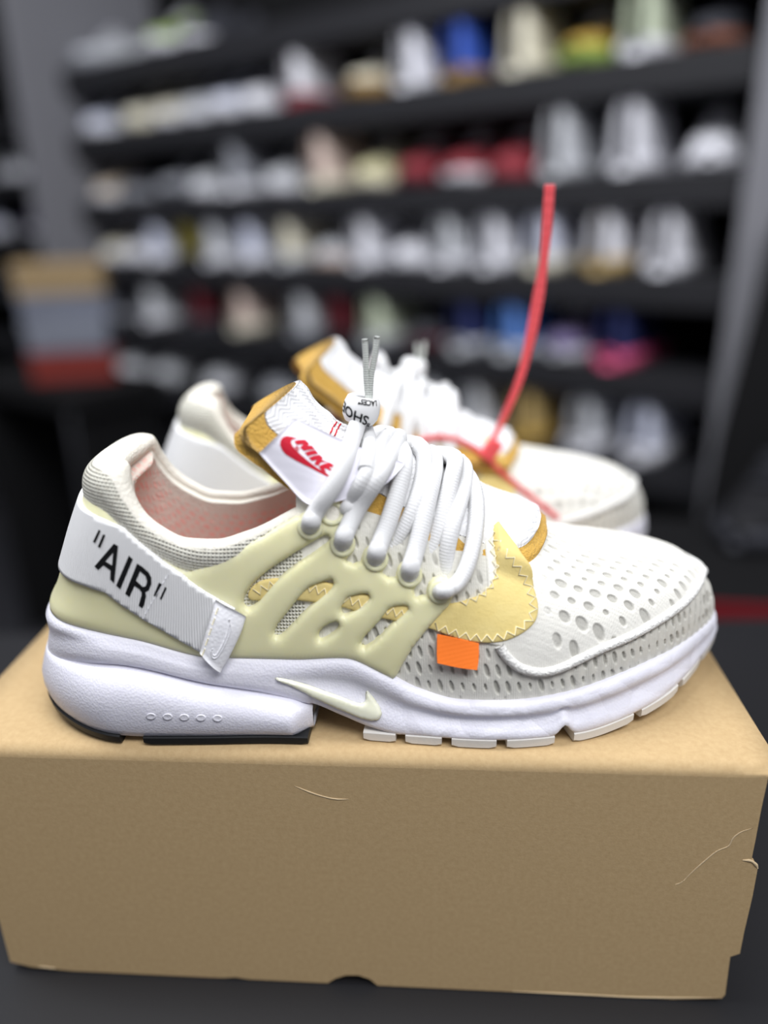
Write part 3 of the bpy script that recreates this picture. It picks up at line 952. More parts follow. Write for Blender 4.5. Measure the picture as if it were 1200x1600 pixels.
# row of round dimples low on the pod
for dx in (236, 262, 288, 314, 340):
    cy = 1119 + (dx - 236)*.03
    Vd = []
    for i in range(16):
        w = 2*math.pi*i/16
        for r_, h_ in ((8.5, -.0003), (7.4, .00045), (5.6, .0003), (3.0, .0001), (.5, .0001)):
            q = on(pod_bvh, dx + r_*math.cos(w), cy + r_*.62*math.sin(w), h_)
            if q is not None: Vd.append(q[0])
    if len(Vd) == 80: mesh_obj('dimple', Vd, grid_faces(16, 5, True), M['midsole'], heel_pod)
def lug(name, s0, s1, sides, matr, parent, o_out=.0060, o_in=-.030, ztop=.0050, tilt=0.0):
    for sd in sides:
        idx = [i for i in (range(0, nL) if sd > 0 else range(nL, len(LQ))) if s0 <= LQ[i][0] <= s1]
        if len(idx) < 3: continue
        V = []
        for kk, i in enumerate(idx):
            s, t = LQ[i]; n = LN[i]; g = float(f_gb(s))
            e = min(kk, len(idx) - 1 - kk); ch = .0009*max(0, 1 - e/2.0)
            oo = o_out; o_out = oo*(1 - .6*float(sstep(s, .275, .312)))
            for o_, z in ((o_in, g + ztop), (o_out - .0004, g + ztop), (o_out, g + ztop - .0005), (o_out - .0002, g + .0008 + ch), (o_out - .0010, g + ch*.6 + .0001), (o_in, g + ch*.6 + .0001)):
                V.append((s + n[0]*o_, -(t + n[1]*o_), z))
            o_out = oo
        n_ = len(idx)
        F = grid_faces(n_, 6, closed_v=True) + [tuple(range(6))[::-1], tuple((n_-1)*6 + j for j in range(6))]
        mesh_obj(name, V, F, matr, parent, False)
for a, b in ((.149, .164), (.1665, .1830), (.186, .2050), (.208, .2295), (.2360, .2635), (.266, .2870), (.2895, .304)):
    lug('outsole_lug', a, b, (1, -1), M['outsole_white'], sneaker)
lug('outsole_lug', .3055, .3206, (1,), M['outsole_white'], sneaker, o_in=-.02)
lug('outsole_lug', .3055, .3206, (-1,), M['outsole_white'], sneaker, o_in=-.02)
# black heel rubber: rear crescent and the two side runners
idx = [i for i in range(nL, len(LQ)) if LQ[i][0] <= .046] + [i for i in range(0, nL) if LQ[i][0] <= .046]
V = []
for i in idx:
    s, t = LQ[i]; n = LN[i]; g = float(f_gb(s))
    hk = float(.08 + .92*sstep(s, 0, .045))
    e = hk*(.0082 + .0025) - .0012*(1 - hk)
    for o_, z in ((-.013, g + .0046), (e - .0004, g + .0046), (e + .0002, g + .0040), (e - .0004, g + .0010), (e - .0018, g + .0001), (-.013, g + .0001)):
        V.append((s + n[0]*o_, -(t + n[1]*o_), z))
F = grid_faces(len(idx), 6, closed_v=True) + [tuple(range(6))[::-1], tuple((len(idx)-1)*6 + j for j in range(6))]
mesh_obj('heel_rubber', V, F, M['outsole_black'], sneaker, False)
lug('heel_rubber', .0535, .127, (1, -1), M['outsole_black'], sneaker, o_out=.0108, o_in=-.024, ztop=.0044)

# raised cream swoosh on the midsole
msw = [(431, 1058), (455, 1062), (483, 1070), (510, 1080), (533, 1088), (553, 1096), (566, 1098), (571, 1093), (571, 1082), (575, 1079), (581, 1086), (590, 1098), (596, 1110), (596, 1119), (590, 1125), (578, 1125), (562, 1121), (545, 1114), (517, 1102), (483, 1086), (455, 1072), (434, 1063)]
decal('midsole_swoosh', [tuple(q) for q in catmull(msw, 3, closed=True)], [], mid_bvh, .0002, M['glow_swoosh'], midsole, 3.0, .0016, 7.0)

# ------------------------------------------------------------------ heel strap with lettering and leather loop
st_top = [(192, 826), (220, 852), (250, 877), (283, 899), (310, 919), (345, 940), (368, 953)]
st_bot = [(322, 1026), (297, 1012), (272, 998), (250, 985), (223, 970), (190, 948), (165, 929)]
tp, bp = px_uvs(st_top, .0048), px_uvs(st_bot, .0048)
ht = [ZT(.045, .0990), ZT(.03, .1010), ZT(.014, .1025)]; hb = [ZT(.04, .0705), ZT(.026, .0715), ZT(.012, .0720)]
upper = [ZT(0, .1030)] + ht[::-1] + tp
lower = bp + hb + [ZT(0, .0720)]
mt = [(-u, p) for u, p in upper[1:]]; mb = [(-u, p) for u, p in lower[:-1]]
strap_poly = mt[::-1] + upper + lower + mb[::-1]
strap = relief('heel_strap', strap_poly, [], .0040, .0009, .0003, M['strap'], sneaker, step=.0011, sink=-.0022)
strap_bvh = bvh_of(strap)
# leather loop, folded on its toe-side edge
def sheet(name, rows, thick, matr, parent, sub=(4, 4), smooth=True):
    """closed thin slab through a small net of local points (rows x columns)"""
    R = np.array([[np.array(p, float) for p in r] for r in rows])
    A = np.array([catmull(list(r), sub[0]) for r in R])
    B = np.array([catmull(list(A[:, j]), sub[1]) for j in range(A.shape[1])]).transpose(1, 0, 2)
    n, m = B.shape[:2]
    N = np.cross(np.gradient(B, axis=0), np.gradient(B, axis=1)); N /= np.linalg.norm(N, axis=-1)[..., None] + 1e-12
    d = np.array(B[n//2, m//2]) - np.array(RO)
    if N[n//2, m//2].dot(d) > 0: N = -N
    V = np.concatenate([B.reshape(-1, 3), (B - N*thick).reshape(-1, 3)])
    fl = np.cross(B[1, 0] - B[0, 0], B[0, 1] - B[0, 0]).dot(N[0, 0]) < 0
    F = grid_faces(n, m, flip=fl) + grid_faces(n, m, off=n*m, flip=not fl)
    k = n*m
    per = [j for j in range(m)] + [i*m + m-1 for i in range(1, n)] + [(n-1)*m + j for j in range(m-2, -1, -1)] + [i*m for i in range(n-2, 0, -1)]
    for a, b in zip(per, per[1:] + per[:1]): F.append((a, a + k, b + k, b) if not fl else (a, b, b + k, a + k))
    ln = np.stack([np.linspace(0, np.linalg.norm(B[-1, 0]-B[0, 0]), n)[:, None] + 0*B[..., 0], np.linspace(0, np.linalg.norm(B[0, -1]-B[0, 0]), m)[None] + 0*B[..., 0]], -1).reshape(-1, 2)
    return mesh_obj(name, V, F, matr, parent, smooth, uv=np.concatenate([ln, ln])), V[:n*m], F
tabrows = [[px_t(337, 937, .0400), px_t(330, 962, .0420), px_t(321, 990, .0432), px_t(312, 1021, .0440)],
           [px_t(350, 945, .0412), px_t(343, 972, .0434), px_t(333, 1003, .0446), px_t(324, 1035, .0452)],
           [px_t(368, 954, .0412), px_t(361, 982, .0434), px_t(348, 1014, .0447), px_t(336, 1046, .0453)],
           [px_t(384, 963, .0395), px_t(376, 988, .0418), px_t(360, 1022, .0432), px_t(344, 1051, .0440)],
           [px_t(382, 964, .0370), px_t(374, 988, .0385), px_t(358, 1021, .0400), px_t(343, 1049, .0408)]]
strap_tab, tv, tf = sheet('strap_loop', tabrows, .0010, M['strap_tab'], sneaker)
tab_bvh = bvh_of(strap_tab)
# embossed check mark outline and the bar-tack stitches
emb = [(358, 968), (357, 982), (351, 1000), (343, 1016), (337, 1024), (332, 1022), (332, 1014)]
def line_on(name, pix, tree, r, matr, parent, lift=.0001, sub=3, flat=1.0):
    pts = [on(tree, x, y, lift) for x, y in pix]; pts = [p[0] for p in pts if p is not None]
    if len(pts) > 2: return tube(name, pts, r, matr, parent, 6, flat, sub=sub)
line_on('embossed_mark', emb, tab_bvh, .00035, M['strap_tab'], strap_tab)
line_on('embossed_mark', [(332, 1014), (330, 1020), (333, 1028), (339, 1027), (347, 1016), (355, 1000), (361, 983), (358, 968)], tab_bvh, .00035, M['strap_tab'], strap_tab)
for y in range(5):
    line_on('stitch', [(341 - y*5.2, 950 + y*16), (339 - y*5.2, 955 + y*16), (337 - y*5.2, 960 + y*16)], tab_bvh, .0003, M['thread'], strap_tab)
# lettering
def crop1(L): return [(50 + x/3, 560 + y/3) for x, y in L]
def cropa(L): return [(130 + x/8.571, 810 + y/8.571) for x, y in L]
AIR = [
    ('letter_a', cropa([(155, 640), (205, 688), (275, 625), (370, 695), (365, 815), (418, 865), (472, 370), (415, 335)]), [cropa([(300, 572), (405, 455), (390, 628)])]),
    ('letter_i', cropa([(445, 895), (500, 945), (668, 545), (615, 495)]), []),
    ('letter_r', cropa([(565, 1005), (622, 1050), (690, 900), (755, 945), (785, 985), (783, 1030), (745, 1165), (795, 1200), (820, 1150), (845, 1040), (835, 985), (880, 960), (915, 880), (915, 790), (880, 720), (800, 650), (725, 600)]),
     [cropa([(710, 830), (765, 705), (840, 770), (858, 840), (840, 905), (800, 915)])]),
    ('quote_mark', cropa([(135, 310), (165, 330), (240, 165), (212, 150)]), []),
    ('quote_mark', cropa([(200, 375), (232, 395), (302, 225), (272, 208)]), []),
    ('quote_mark', cropa([(945, 1030), (985, 1052), (1055, 880), (1018, 855)]), []),
    ('quote_mark', cropa([(1028, 1070), (1050, 1088), (1120, 935), (1102, 910)]), []),
]
for nm, outer, hs in AIR:
    decal(nm, outer, hs, strap_bvh, .00025, M['ink'], strap, 3.0)
# stitched edge of the folded webbing
for k in range(9):
    t_ = k/9
    line_on('stitch', [(263 - 40*t_, 897 + 70*t_), (261 - 40*t_, 901 + 70*t_), (259 - 40*t_, 904 + 70*t_)], strap_bvh, .00022, M['strap_tab'], strap)

# ------------------------------------------------------------------ tongue
SP = [(.2310, .0800), (.2185, .0872), (.2, .0970), (.18, .1080), (.16, .1175), (.14, .1265), (.130, .1365), (.1225, .1470), (.1175, .1560)]
SPW = [.0335, .0345, .0345, .0315, .0280, .0270, .0265, .0265, .0265]
SPD = [.0130, .0150, .0195, .0215, .0200, .0195, .0215, .0260, .0310]
def tongue_layer(name, lift, thick, wadd, ext0, ext1, matr, ripple=0.0, skew=.0, fill=0.0):
    sp = catmull([np.array((a, b, w, d)) for (a, b), w, d in zip(SP, SPW, SPD)], 12)
    l = np.concatenate([[0], np.cumsum(np.linalg.norm(np.diff(sp[:, :2], axis=0), axis=1))])
    q = np.linspace(-ext0, l[-1] + ext1, 320 if ripple else 110)
    C = np.stack([np.interp(q, l, sp[:, k]) for k in range(4)], 1)
    T = np.gradient(sp[:, :2], axis=0); T /= np.linalg.norm(T, axis=1)[:, None]
    for i, qq in enumerate(q):
        if qq < 0: C[i, :2] = sp[0, :2] + T[0]*qq
        if qq > l[-1]: C[i, :2] = sp[-1, :2] + T[-1]*(qq - l[-1])
    TT = np.gradient(C[:, :2], axis=0); TT /= np.linalg.norm(TT, axis=1)[:, None]
    m = 131 if ripple else 51
    v = np.linspace(-1, 1, m)
    top, uv = [], []
    tcs = [float(x_) for x_ in f_tc(C[:, 0])]; raise_ = [.0022*float(x_) for x_ in 1 - sstep(q, .0, .03)]
    for i in range(len(q)):
        nx, nz = TT[i, 1], -TT[i, 0]
        if nz < 0: nx, nz = -nx, -nz
        w = C[i, 2] + wadd
        e0, e1 = q[i] - q[0], q[-1] - q[i]                      # rounded ends
        rr0, rr1 = .012, .006
        if e0 < rr0: w *= max(.02, math.sqrt(max(0, 1 - (1 - e0/rr0)**2)))**.8
        if e1 < rr1: w *= (1 - .10*(1 - e1/rr1)**2)
        for vv in v:
            tt = vv*w
            d = -C[i, 3]*(tt/C[i, 2])**2
            hgt = lift + d + raise_[i]
            col = (vv*w + .1) % .0052
            if ripple: hgt += ripple*math.sin(2*math.pi*(q[i] + 1.1*abs(col - .0026))/.0019) + .0006*math.sin(q[i]*420)*math.cos(vv*5)
            edge = 1 - abs(vv)
            hgt -= .0018*max(0, 1 - edge/.06)**2
            sk = -skew*vv*(i/(len(q) - 1))**4
            top.append((C[i, 0] + nx*hgt + TT[i, 0]*sk, -tt - tcs[i], C[i, 1] + nz*hgt + TT[i, 1]*sk))
            uv.append((q[i], tt))
    n = len(q)
    V = np.array(top)
    B = V.copy().reshape(n, m, 3)
    for i in range(n):
        nx, nz = TT[i, 1], -TT[i, 0]
        if nz < 0: nx, nz = -nx, -nz
        th = thick + fill*C[i, 3]*np.clip(1 - v*v, 0, 1)*float(sstep(i/n, .8, .97))
        B[i, :, 0] -= nx*th; B[i, :, 2] -= nz*th
    V = np.concatenate([V, B.reshape(-1, 3)])
    k = n*m
    F = grid_faces(n, m) + grid_faces(n, m, off=k, flip=True)
    per = [j for j in range(m)] + [i*m + m-1 for i in range(1, n)] + [(n-1)*m + j for j in range(m-2, -1, -1)] + [i*m for i in range(n-2, 0, -1)]
    for a, b in zip(per, per[1:] + per[:1]): F.append((a, a + k, b + k, b))
    return mesh_obj(name, V, F, matr, sneaker, True, uv=np.array(uv + uv))
tongue = tongue_layer('tongue', .0030, .0020, -.0050, -.004, -.0120, M['rib'], .00042)
lining_t = tongue_layer('tongue_lining', .0010, .0048, .0000, .0010, -.0115, M['felt'], fill=.8)
tong_bvh = bvh_of(tongue)
# folded satin label at the tongue's lateral edge
top_e = [px_t(x, y, t) for x, y, t in ((461, 655, .0195), (500, 671, .0205), (545, 692, .0205), (600, 712, .021), (634, 724, .0215))]
mid_e = [px_t(x, y, t) for x, y, t in ((433, 681, .0285), (470, 709, .0290), (512, 738, .0295), (570, 752, .0300), (600, 758, .0300))]
bot_e = [px_t(x, y, t) for x, y, t in ((405, 708, .0300), (441, 748, .0310), (480, 787, .0320), (515, 786, .0325), (548, 778, .0320))]
label, lv, lf = sheet('tongue_label', [top_e, mid_e, bot_e], .0006, M['label'], sneaker, (6, 6))
lab_bvh = bvh_of(label)
def crop2(L): return [(350 + x/3, 500 + y/3) for x, y in L]
def cropn(L): return [(430 + x/12, 670 + y/12) for x, y in L]
lsw = [(410, 182), (300, 150), (210, 136), (140, 160), (98, 220), (90, 300), (130, 400), (200, 480), (400, 600), (640, 720), (830, 820), (1010, 912), (1030, 882), (960, 838), (780, 730), (600, 590), (450, 460), (350, 360), (296, 270), (302, 218), (350, 195)]
decal('label_swoosh', cropn(lsw), [], lab_bvh, .0002, M['label_red'], label, 2.5)
NIKE = [[(355, 240), (420, 212), (560, 208), (637, 285), (605, 318), (685, 318), (742, 385), (640, 395), (535, 415), (465, 350), (530, 288), (400, 302)],
        [(550, 450), (650, 415), (750, 400), (805, 470), (700, 485), (610, 515)],
        [(625, 545), (720, 505), (830, 490), (893, 548), (865, 582), (1000, 628), (900, 622), (850, 632), (810, 692), (730, 665), (775, 580), (690, 605)],
        [(812, 708), (900, 662), (1010, 632), (1115, 690), (1100, 740), (1030, 712), (1018, 732), (1055, 770), (1030, 787), (960, 748), (915, 750), (965, 825), (880, 788)]]
for nm, L in zip(('letter_n', 'letter_i', 'letter_k', 'letter_e'), NIKE):
    decal(nm, cropn(L), [], lab_bvh, .00025, M['label_red'], label, 2.5)
line_on('registered_mark', [tuple(q) for q in crop2([(341 + 11*math.cos(a), 604 + 11*math.sin(a)) for a in np.linspace(0, 6.28, 11)])], lab_bvh, .00016, M['label_red'], label, sub=1)
line_on('registered_mark', crop2([(337, 612), (338, 604), (340, 597), (345, 599), (344, 604), (339, 605), (345, 611)]), lab_bvh, .00016, M['label_red'], label, sub=1)
# red bar-tack lines on the knit
for pth in ([(525, 478), (510, 505), (495, 535), (482, 562), (470, 585)], [(545, 488), (530, 515), (515, 545), (502, 572), (488, 596)]):
    pth = crop2(pth)
    for i in range(len(pth) - 1):
        a, b = np.array(pth[i]), np.array(pth[i+1])
        line_on('red_stitch', [tuple(a), tuple(a + (b - a)*.45), tuple(a + (b - a)*.85)], tong_bvh, .00035, M['thread_red'], tongue, .0003)

# ------------------------------------------------------------------ laces
LR = .0040
_trees = [LAT, tong_bvh, lab_bvh, bvh_of(lining_t), cage_bvh]
def in_front(x, y, p, gap):                          # keep a lace on top of whatever it crosses
    d = lray(x, y).normalized(); dist = (Vector(p) - RO).length
    for tr in _trees:
        hit = tr.ray_cast(RO, d)[0]
        if hit is not None: dist = min(dist, (hit - RO).length - gap)
    return np.array(RO + d*dist)
def strand(px, t0, t1, med=None, r=LR, pw=1.0, name='lace', start=None):
    P = catmull(px, 3); n = len(P); pts = []
    for i, (x, y) in enumerate(P):
        k = (i/(n - 1))**pw
        g_ = r*.85 if start is not None or t0 < .01 else r*(.85 - 1.9*max(0, 1 - i/(.3*n)))
        pts.append(in_front(x, y, px_t(x, y, t0 + (t1 - t0)*k), g_))
    pts = np.array(pts)
    for _ in range(5): pts[1:-1] = .5*pts[1:-1] + .25*(pts[:-2] + pts[2:])
    pts = list(pts)
    if start is None and t0 > .01:                   # tail end tucks into the upper
        h_ = LAT.ray_cast(RO, lray(*px[0]))
        if h_[0] is not None: start = np.array(h_[0]) - np.array(h_[1])*(-.004 if h_[1].y > 0 else .004)
    if start is not None: pts = [start] + pts[1:]
    if med is not None:
        u, p = med
        e = surf(-1, u, p) + surf_n(-1, u, p)*.004
        top = pts[-1]
        for k in (.25, .5, .75, 1.0):
            q = top + (e - top)*k; q = q + np.array((0, .006*math.sin(math.pi*k), .009*math.sin(math.pi*k)))
            pts.append(q)
        pts.append(surf(-1, u, p) - surf_n(-1, u, p)*.001)
    return tube(name, pts, r, M['lace'], sneaker, 12, .84, up=None, sub=4)
eyeuv = px_uvs(EYE, .003)
def eye_t(i): return -float(eyes[i][0][1])
def ein(i): return np.array(eyes[i][0]) - np.array(eyes[i][1])*.0015
MED = [(u, p) for u, p in eyeuv]
strand([(484, 820), (492, 801), (507, 781), (523, 757), (535, 732), (544, 706), (552, 682), (559, 662), (564, 645)], eye_t(0) + .004, .006, start=ein(0))
strand([(535, 845), (544, 823), (558, 795), (577, 766), (597, 738), (611, 712), (619, 694), (624, 684)], eye_t(2) + .004, .000, MED[3], start=ein(2))
strand([(543, 800), (550, 783), (563, 760), (579, 731), (590, 706), (600, 688), (608, 680)], eye_t(1) + .001, .001, MED[2])
strand([(564, 652), (571, 672), (577, 692), (577, 712), (572, 734)], .003, -.006, None)
strand([(587, 868), (594, 848), (605, 822), (617, 785), (629, 745), (633, 718), (630, 702), (624, 694)], eye_t(3) + .004, -.001, MED[4], start=ein(3))
strand([(613, 852), (636, 818), (652, 780), (662, 740), (664, 715), (660, 702), (652, 696)], .026, -.001, MED[3])
strand([(640, 892), (646, 872), (655, 842), (664, 800), (673, 762), (679, 735), (680, 718), (676, 708)], eye_t(4) + .004, -.001, MED[5], start=ein(4))
strand([(668, 866), (687, 818), (700, 770), (709, 735), (712, 722), (709, 714), (700, 712)], .026, -.001, MED[4])
strand([(693, 900), (697, 868), (702, 838), (713, 802), (723, 768), (728, 745), (726, 730), (718, 722)], .033, -.001, MED[5])
strand([(690, 924), (706, 920), (722, 904), (733, 878), (741, 845), (745, 808), (744, 775), (737, 752), (726, 738), (712, 730)], eye_t(5) + .004, -.002, MED[4], start=ein(5))
# cord lock with printed wrap and two cut lace ends
lc = np.array(px_t(565, 638, .006))
ax = np.array(px_t(572, 600, .006)) - lc; ax /= np.linalg.norm(ax)
a1 = np.cross(ax, (0, 1.0, 0)); a1 /= np.linalg.norm(a1); a2 = np.cross(ax, a1)
prof = [(.0030, .0040), (.0052, .0054), (.0067, .0046), (.0076, .0022), (.0078, -.001), (.0074, -.0036), (.0062, -.0056), (.0030, -.0060)]
V = []
for i in range(32):
    w = 2*math.pi*i/32
    for r_, h_ in prof: V.append(lc + ax*h_ + (a1*math.cos(w) + a2*math.sin(w))*r_)
F = grid_faces(32, len(prof), True)
V.append(lc + ax*.004); V.append(lc - ax*.006)
for i in range(32):
    F.append((len(V)-2, i*8, ((i+1) % 32)*8)); F.append((len(V)-1, ((i+1) % 32)*8 + 7, i*8 + 7))
lock = mesh_obj('lace_lock', V, F, M['lock'], sneaker, True)
def lock_text(body, size, hgt, ang0, rad_of, flipped=True, name='lock_lettering', slope=.0):
    cu_ = bpy.data.curves.new('t', 'FONT'); cu_.body = body; cu_.size = size; cu_.align_x = 'CENTER'; cu_.align_y = 'CENTER'; cu_.offset = .00012; cu_.resolution_u = 3
    to = bpy.data.objects.new('t', cu_); COL.objects.link(to)
    dg = bpy.context.evaluated_depsgraph_get(); me = bpy.data.meshes.new_from_object(to.evaluated_get(dg))
    bm = bmesh.new(); bm.from_mesh(me)
    bmesh.ops.triangulate(bm, faces=bm.faces); bmesh.ops.subdivide_edges(bm, edges=[e for e in bm.edges if e.calc_length() > .0012], cuts=2)
    bmesh.ops.triangulate(bm, faces=bm.faces)
    for v in bm.verts:
        x, y = v.co.x, v.co.y
        if flipped: x, y = -x, -y
        h_ = hgt + y - slope*x
        r_ = float(np.interp(h_, [-.0056, -.0036, -.001, .0022, .0046], [.0062, .0074, .0078, .0076, .0067])) + .00018
        w = ang0 + x/.0078
        v.co = Vector(lc + ax*h_ + (front*math.cos(w) + rightv*math.sin(w))*r_)
    ob = bm_obj(name, bm, M['ink'], lock)
    bpy.data.objects.remove(to); bpy.data.curves.remove(cu_)
    return ob
front = np.array(RO) - lc; front -= ax*front.dot(ax); front /= np.linalg.norm(front)
rightv = np.cross(front, ax); rightv = -rightv if rightv[0] < 0 else rightv
lock_text('"SHOE', .0058, -.0016, -.30, None, slope=.25)
lock_text('LACES"', .0030, .0044, .35, None, slope=.0)
for k, (x, y, x1, y1) in enumerate(((570, 530, 575, 622), (589, 526, 578, 622))):
    tube('lace_end', [px_t(x1, y1, .006), px_t(x1*.65 + x*.35 + (-2 if k else -1), y1*.65 + y*.35, .006), px_t(x1*.3 + x*.7, y1*.3 + y*.7, .006), px_t(x, y, .006)], .00155, M['lace_tip'], sneaker, 8, .8, sub=5)

# ------------------------------------------------------------------ second sneaker of the pair: the mirrored foot
pair = empty('sneaker', (-0.148, 0.425, H), math.radians(10.5))
pair.scale = (1, -1, 1)
tag(pair, 'white mesh sneaker with a red zip tie through its laces, behind its pair', 'sneaker', 'pair of sneakers on the box')
SKIP = ('letter_', 'quote_mark', 'lock_lettering', 'registered_mark')
def clone(o, parent):
    if o.name.startswith(SKIP): return
    c = o.copy(); COL.objects.link(c); c.parent = parent
    if o.name.startswith('lace_lock'): c.location = (.020, 0, -.010)
    if o.name.startswith('lace_end'): c.location = (.020, 0, -.024)
    for ch in list(o.children): clone(ch, c)
for ch in list(sneaker.children): clone(ch, pair)

# ------------------------------------------------------------------ red zip tie looped through the far laces
PMW = Matrix.Translation(pair.location) @ Matrix.Rotation(math.radians(10.5), 4, 'Z') @ Matrix.Diagonal((1, -1, 1, 1)); PINV = PMW.inverted()
_med = surf(-1, np.linspace(0, UEND[-1] - 1e-5, NU)[:, None] + 0*_pp[None], _pp[None] + 0*_uu[:, None])
MEDT = BVHTree.FromPolygons([Vector(v) for v in _med.reshape(-1, 3)], _fl)
far_trees = [LAT, MEDT, tong_bvh, bvh_of(lining_t)] + [bvh_of(o) for o in sneaker.children if o.name.startswith('lace')]
def far_front(px, py, gap=.0018):                    # first thing of the back sneaker behind that pixel
    o_, d_ = PINV @ CAMP, PINV.to_3x3() @ pray(px, py)
    best = None
    for tr in far_trees:
        h_ = tr.ray_cast(o_, d_)[0]
        if h_ is not None and (best is None or (h_ - o_).length < best): best = (h_ - o_).length
    return best - gap
_d0 = far_front(762, 706)
zt = empty('zip_tie', CAMP + pray(762, 706)*_d0)
tag(zt, 'long red plastic zip tie looped through the laces of the back sneaker', 'zip tie')
zo = np.array(zt.location)
def zpt(x, y, Y): return np.array(px_at_y(x, y, Y)) - zo
def zsurf(x, y, gap=.0018): return np.array(CAMP + pray(x, y)*far_front(x, y, gap)) - zo
def ribbon(name, pts, wpts, thick, matr, parent):
    P = catmull(pts, 8); n = len(P)
    W = np.interp(np.linspace(0, 1, n), np.linspace(0, 1, len(wpts)), wpts)
    T = np.gradient(P, axis=0); T /= np.linalg.norm(T, axis=1)[:, None]
    V = []
    for i in range(n):
        b = np.cross(T[i], (0, 1.0, 0)); b /= np.linalg.norm(b); c = np.cross(T[i], b)
        rg = 1.0 + (.25 if (i % 2) else 0)
        for sx, sy in ((-1, -1), (1, -1), (1, 1), (-1, 1)):
            V.append(P[i] + b*W[i]*sx*.5 + c*thick*sy*.5*rg)
    F = grid_faces(n, 4, closed_v=True, flip=True) + [(0, 1, 2, 3), tuple((n-1)*4 + k for k in (3, 2, 1, 0))]
    return mesh_obj(name, V, F, matr, parent, False)
ZY = zt.location.y - .004
ribbon('tail', [zpt(766, 696, ZY), zpt(788, 650, ZY), zpt(811, 595, ZY), zpt(826, 540, ZY), zpt(838, 480, ZY), zpt(848, 420, ZY), zpt(854, 360, ZY), zpt(859, 288, ZY)],
       [.003, .0035, .0040, .0046, .0058, .0058, .0042, .0050, .0052], .0012, M['zip'], zt)
bm = bmesh.new()
box_bm(bm, Vector((.001, -.006, .003)), (.0085, .007, .0125), .0012, Matrix.Rotation(math.radians(33), 3, 'Y'))
bm_obj('head', bm, M['zip'], zt)
def zloop(pix):
    pts = np.array([zsurf(x, y) for x, y in pix])
    for _ in range(2): pts[1:-1] = .5*pts[1:-1] + .25*(pts[:-2] + pts[2:])
    ribbon('loop', list(pts), [.0028, .0026, .0026], .0012, M['zip'], zt)
zloop([(757, 712), (745, 702), (735, 694), (720, 688), (705, 684), (690, 682), (675, 682), (660, 686), (648, 692)])
zloop([(762, 716), (772, 727), (785, 739), (802, 754), (820, 768), (836, 781), (850, 792), (862, 802), (872, 810)])

# ------------------------------------------------------------------ the shop behind: floor, walls, shelf unit
M['floor'] = mat('dark_shop_floor', srgb(40, 40, 44), .5, [('noise', 40, .1, .002)], .4)
M['wall'] = mat('charcoal_wall_paint', srgb(24, 24, 27), .8, [('noise', 200, .1, .001)], .3)
M['shelf'] = mat('black_shelf_laminate', srgb(33, 33, 37), .6, [('noise', 300, .08, .001)], .35, vary=(30, srgb(28, 28, 32), .3))
M['back'] = mat('black_back_panel', srgb(12, 12, 14), .8, [('noise', 200, .1, .001)], .25)
M['upright'] = mat('grey_upright_laminate', srgb(122, 122, 127), .6, [('noise', 200, .08, .001)], .35, vary=(20, srgb(120, 120, 126), .3))
M['dark_hole'] = mat('dark_shoe_lining', srgb(46, 46, 50), .9, [('noise', 400, .2, .001)], .2)

FZ = -.79
def plain_box(name, lo, hi, matr, parent=None, bev=.002):
    bm = bmesh.new(); lo, hi = Vector(lo), Vector(hi)
    box_bm(bm, (lo + hi)/2, hi - lo, bev)
    return bm_obj(name, bm, matr, parent)
o = plain_box('floor', (-4.2, -1.6, FZ - .05), (3.2, 5.4, FZ), M['floor']); tag(o, kind='structure')
PR = Vector((.625, 1.42, 0)); EX = Vector((.796, -.605, 0)).normalized(); EY = Vector((.605, .796, 0)).normalized()
ULEN = 1.96
PL = PR - EX*ULEN
UROT = math.atan2(EX.y, EX.x)
o = plain_box('wall_back', (-3.2, .42, 0), (4.4, .50, 3.0), M['wall']); o.location = (PL.x, PL.y, FZ); o.rotation_euler = (0, 0, UROT); tag(o, kind='structure')
M['wall_light'] = mat('light_grey_wall_paint', srgb(205, 205, 210), .8, [('noise', 200, .1, .001)], .3)
o = plain_box('wall_left', (-4.2, -1.6, FZ), (-4.12, 5.4, FZ + 3.0), M['wall_light']); tag(o, kind='structure')
o = plain_box('wall_right', (3.12, -1.6, FZ), (3.2, 5.4, FZ + 3.0), M['wall_light']); tag(o, kind='structure')
o = plain_box('wall_front', (-4.2, -1.68, FZ), (3.2, -1.6, FZ + 3.0), M['wall_light']); tag(o, kind='structure')

unit = empty('shelf_unit', (PL.x, PL.y, FZ), UROT)
tag(unit, 'tall black shelf unit with grey uprights, filled with rows of sneakers', 'shelf')
UM = Matrix.Translation((PL.x, PL.y, FZ)) @ Matrix.Rotation(UROT, 4, 'Z'); UI = UM.inverted()
def unit_hit(px, py, yloc):                          # pixel on a plane parallel to the unit's front
    o_, d_ = UI @ CAMP, UI.to_3x3() @ pray(px, py)
    return o_ + d_*((yloc - o_.y)/d_.y)
SHELF_PX = [(1150, -132), (1150, 66), (1150, 262), (1140, 432), (1120, 592), (1100, 742), (1080, 885)]
SHZ = [unit_hit(x, y, 0).z for x, y in SHELF_PX]
for z in SHZ:
    plain_box('shelf_board', (.0, 0.0, z - .062), (ULEN, .36, z), M['shelf'], unit, .003)
plain_box('back_panel', (0, .365, 0), (ULEN, .385, 2.45), M['back'], unit)
plain_box('side_panel', (-.035, -.14, 0), (-.005, .385, 2.45), M['upright'], unit)
plain_box('side_panel', (ULEN + .005, -.02, 0), (ULEN + .10, .385, 2.45), M['upright'], unit)
plain_box('plinth', (0, .02, 0), (ULEN, .3, .07), M['shelf'], unit)

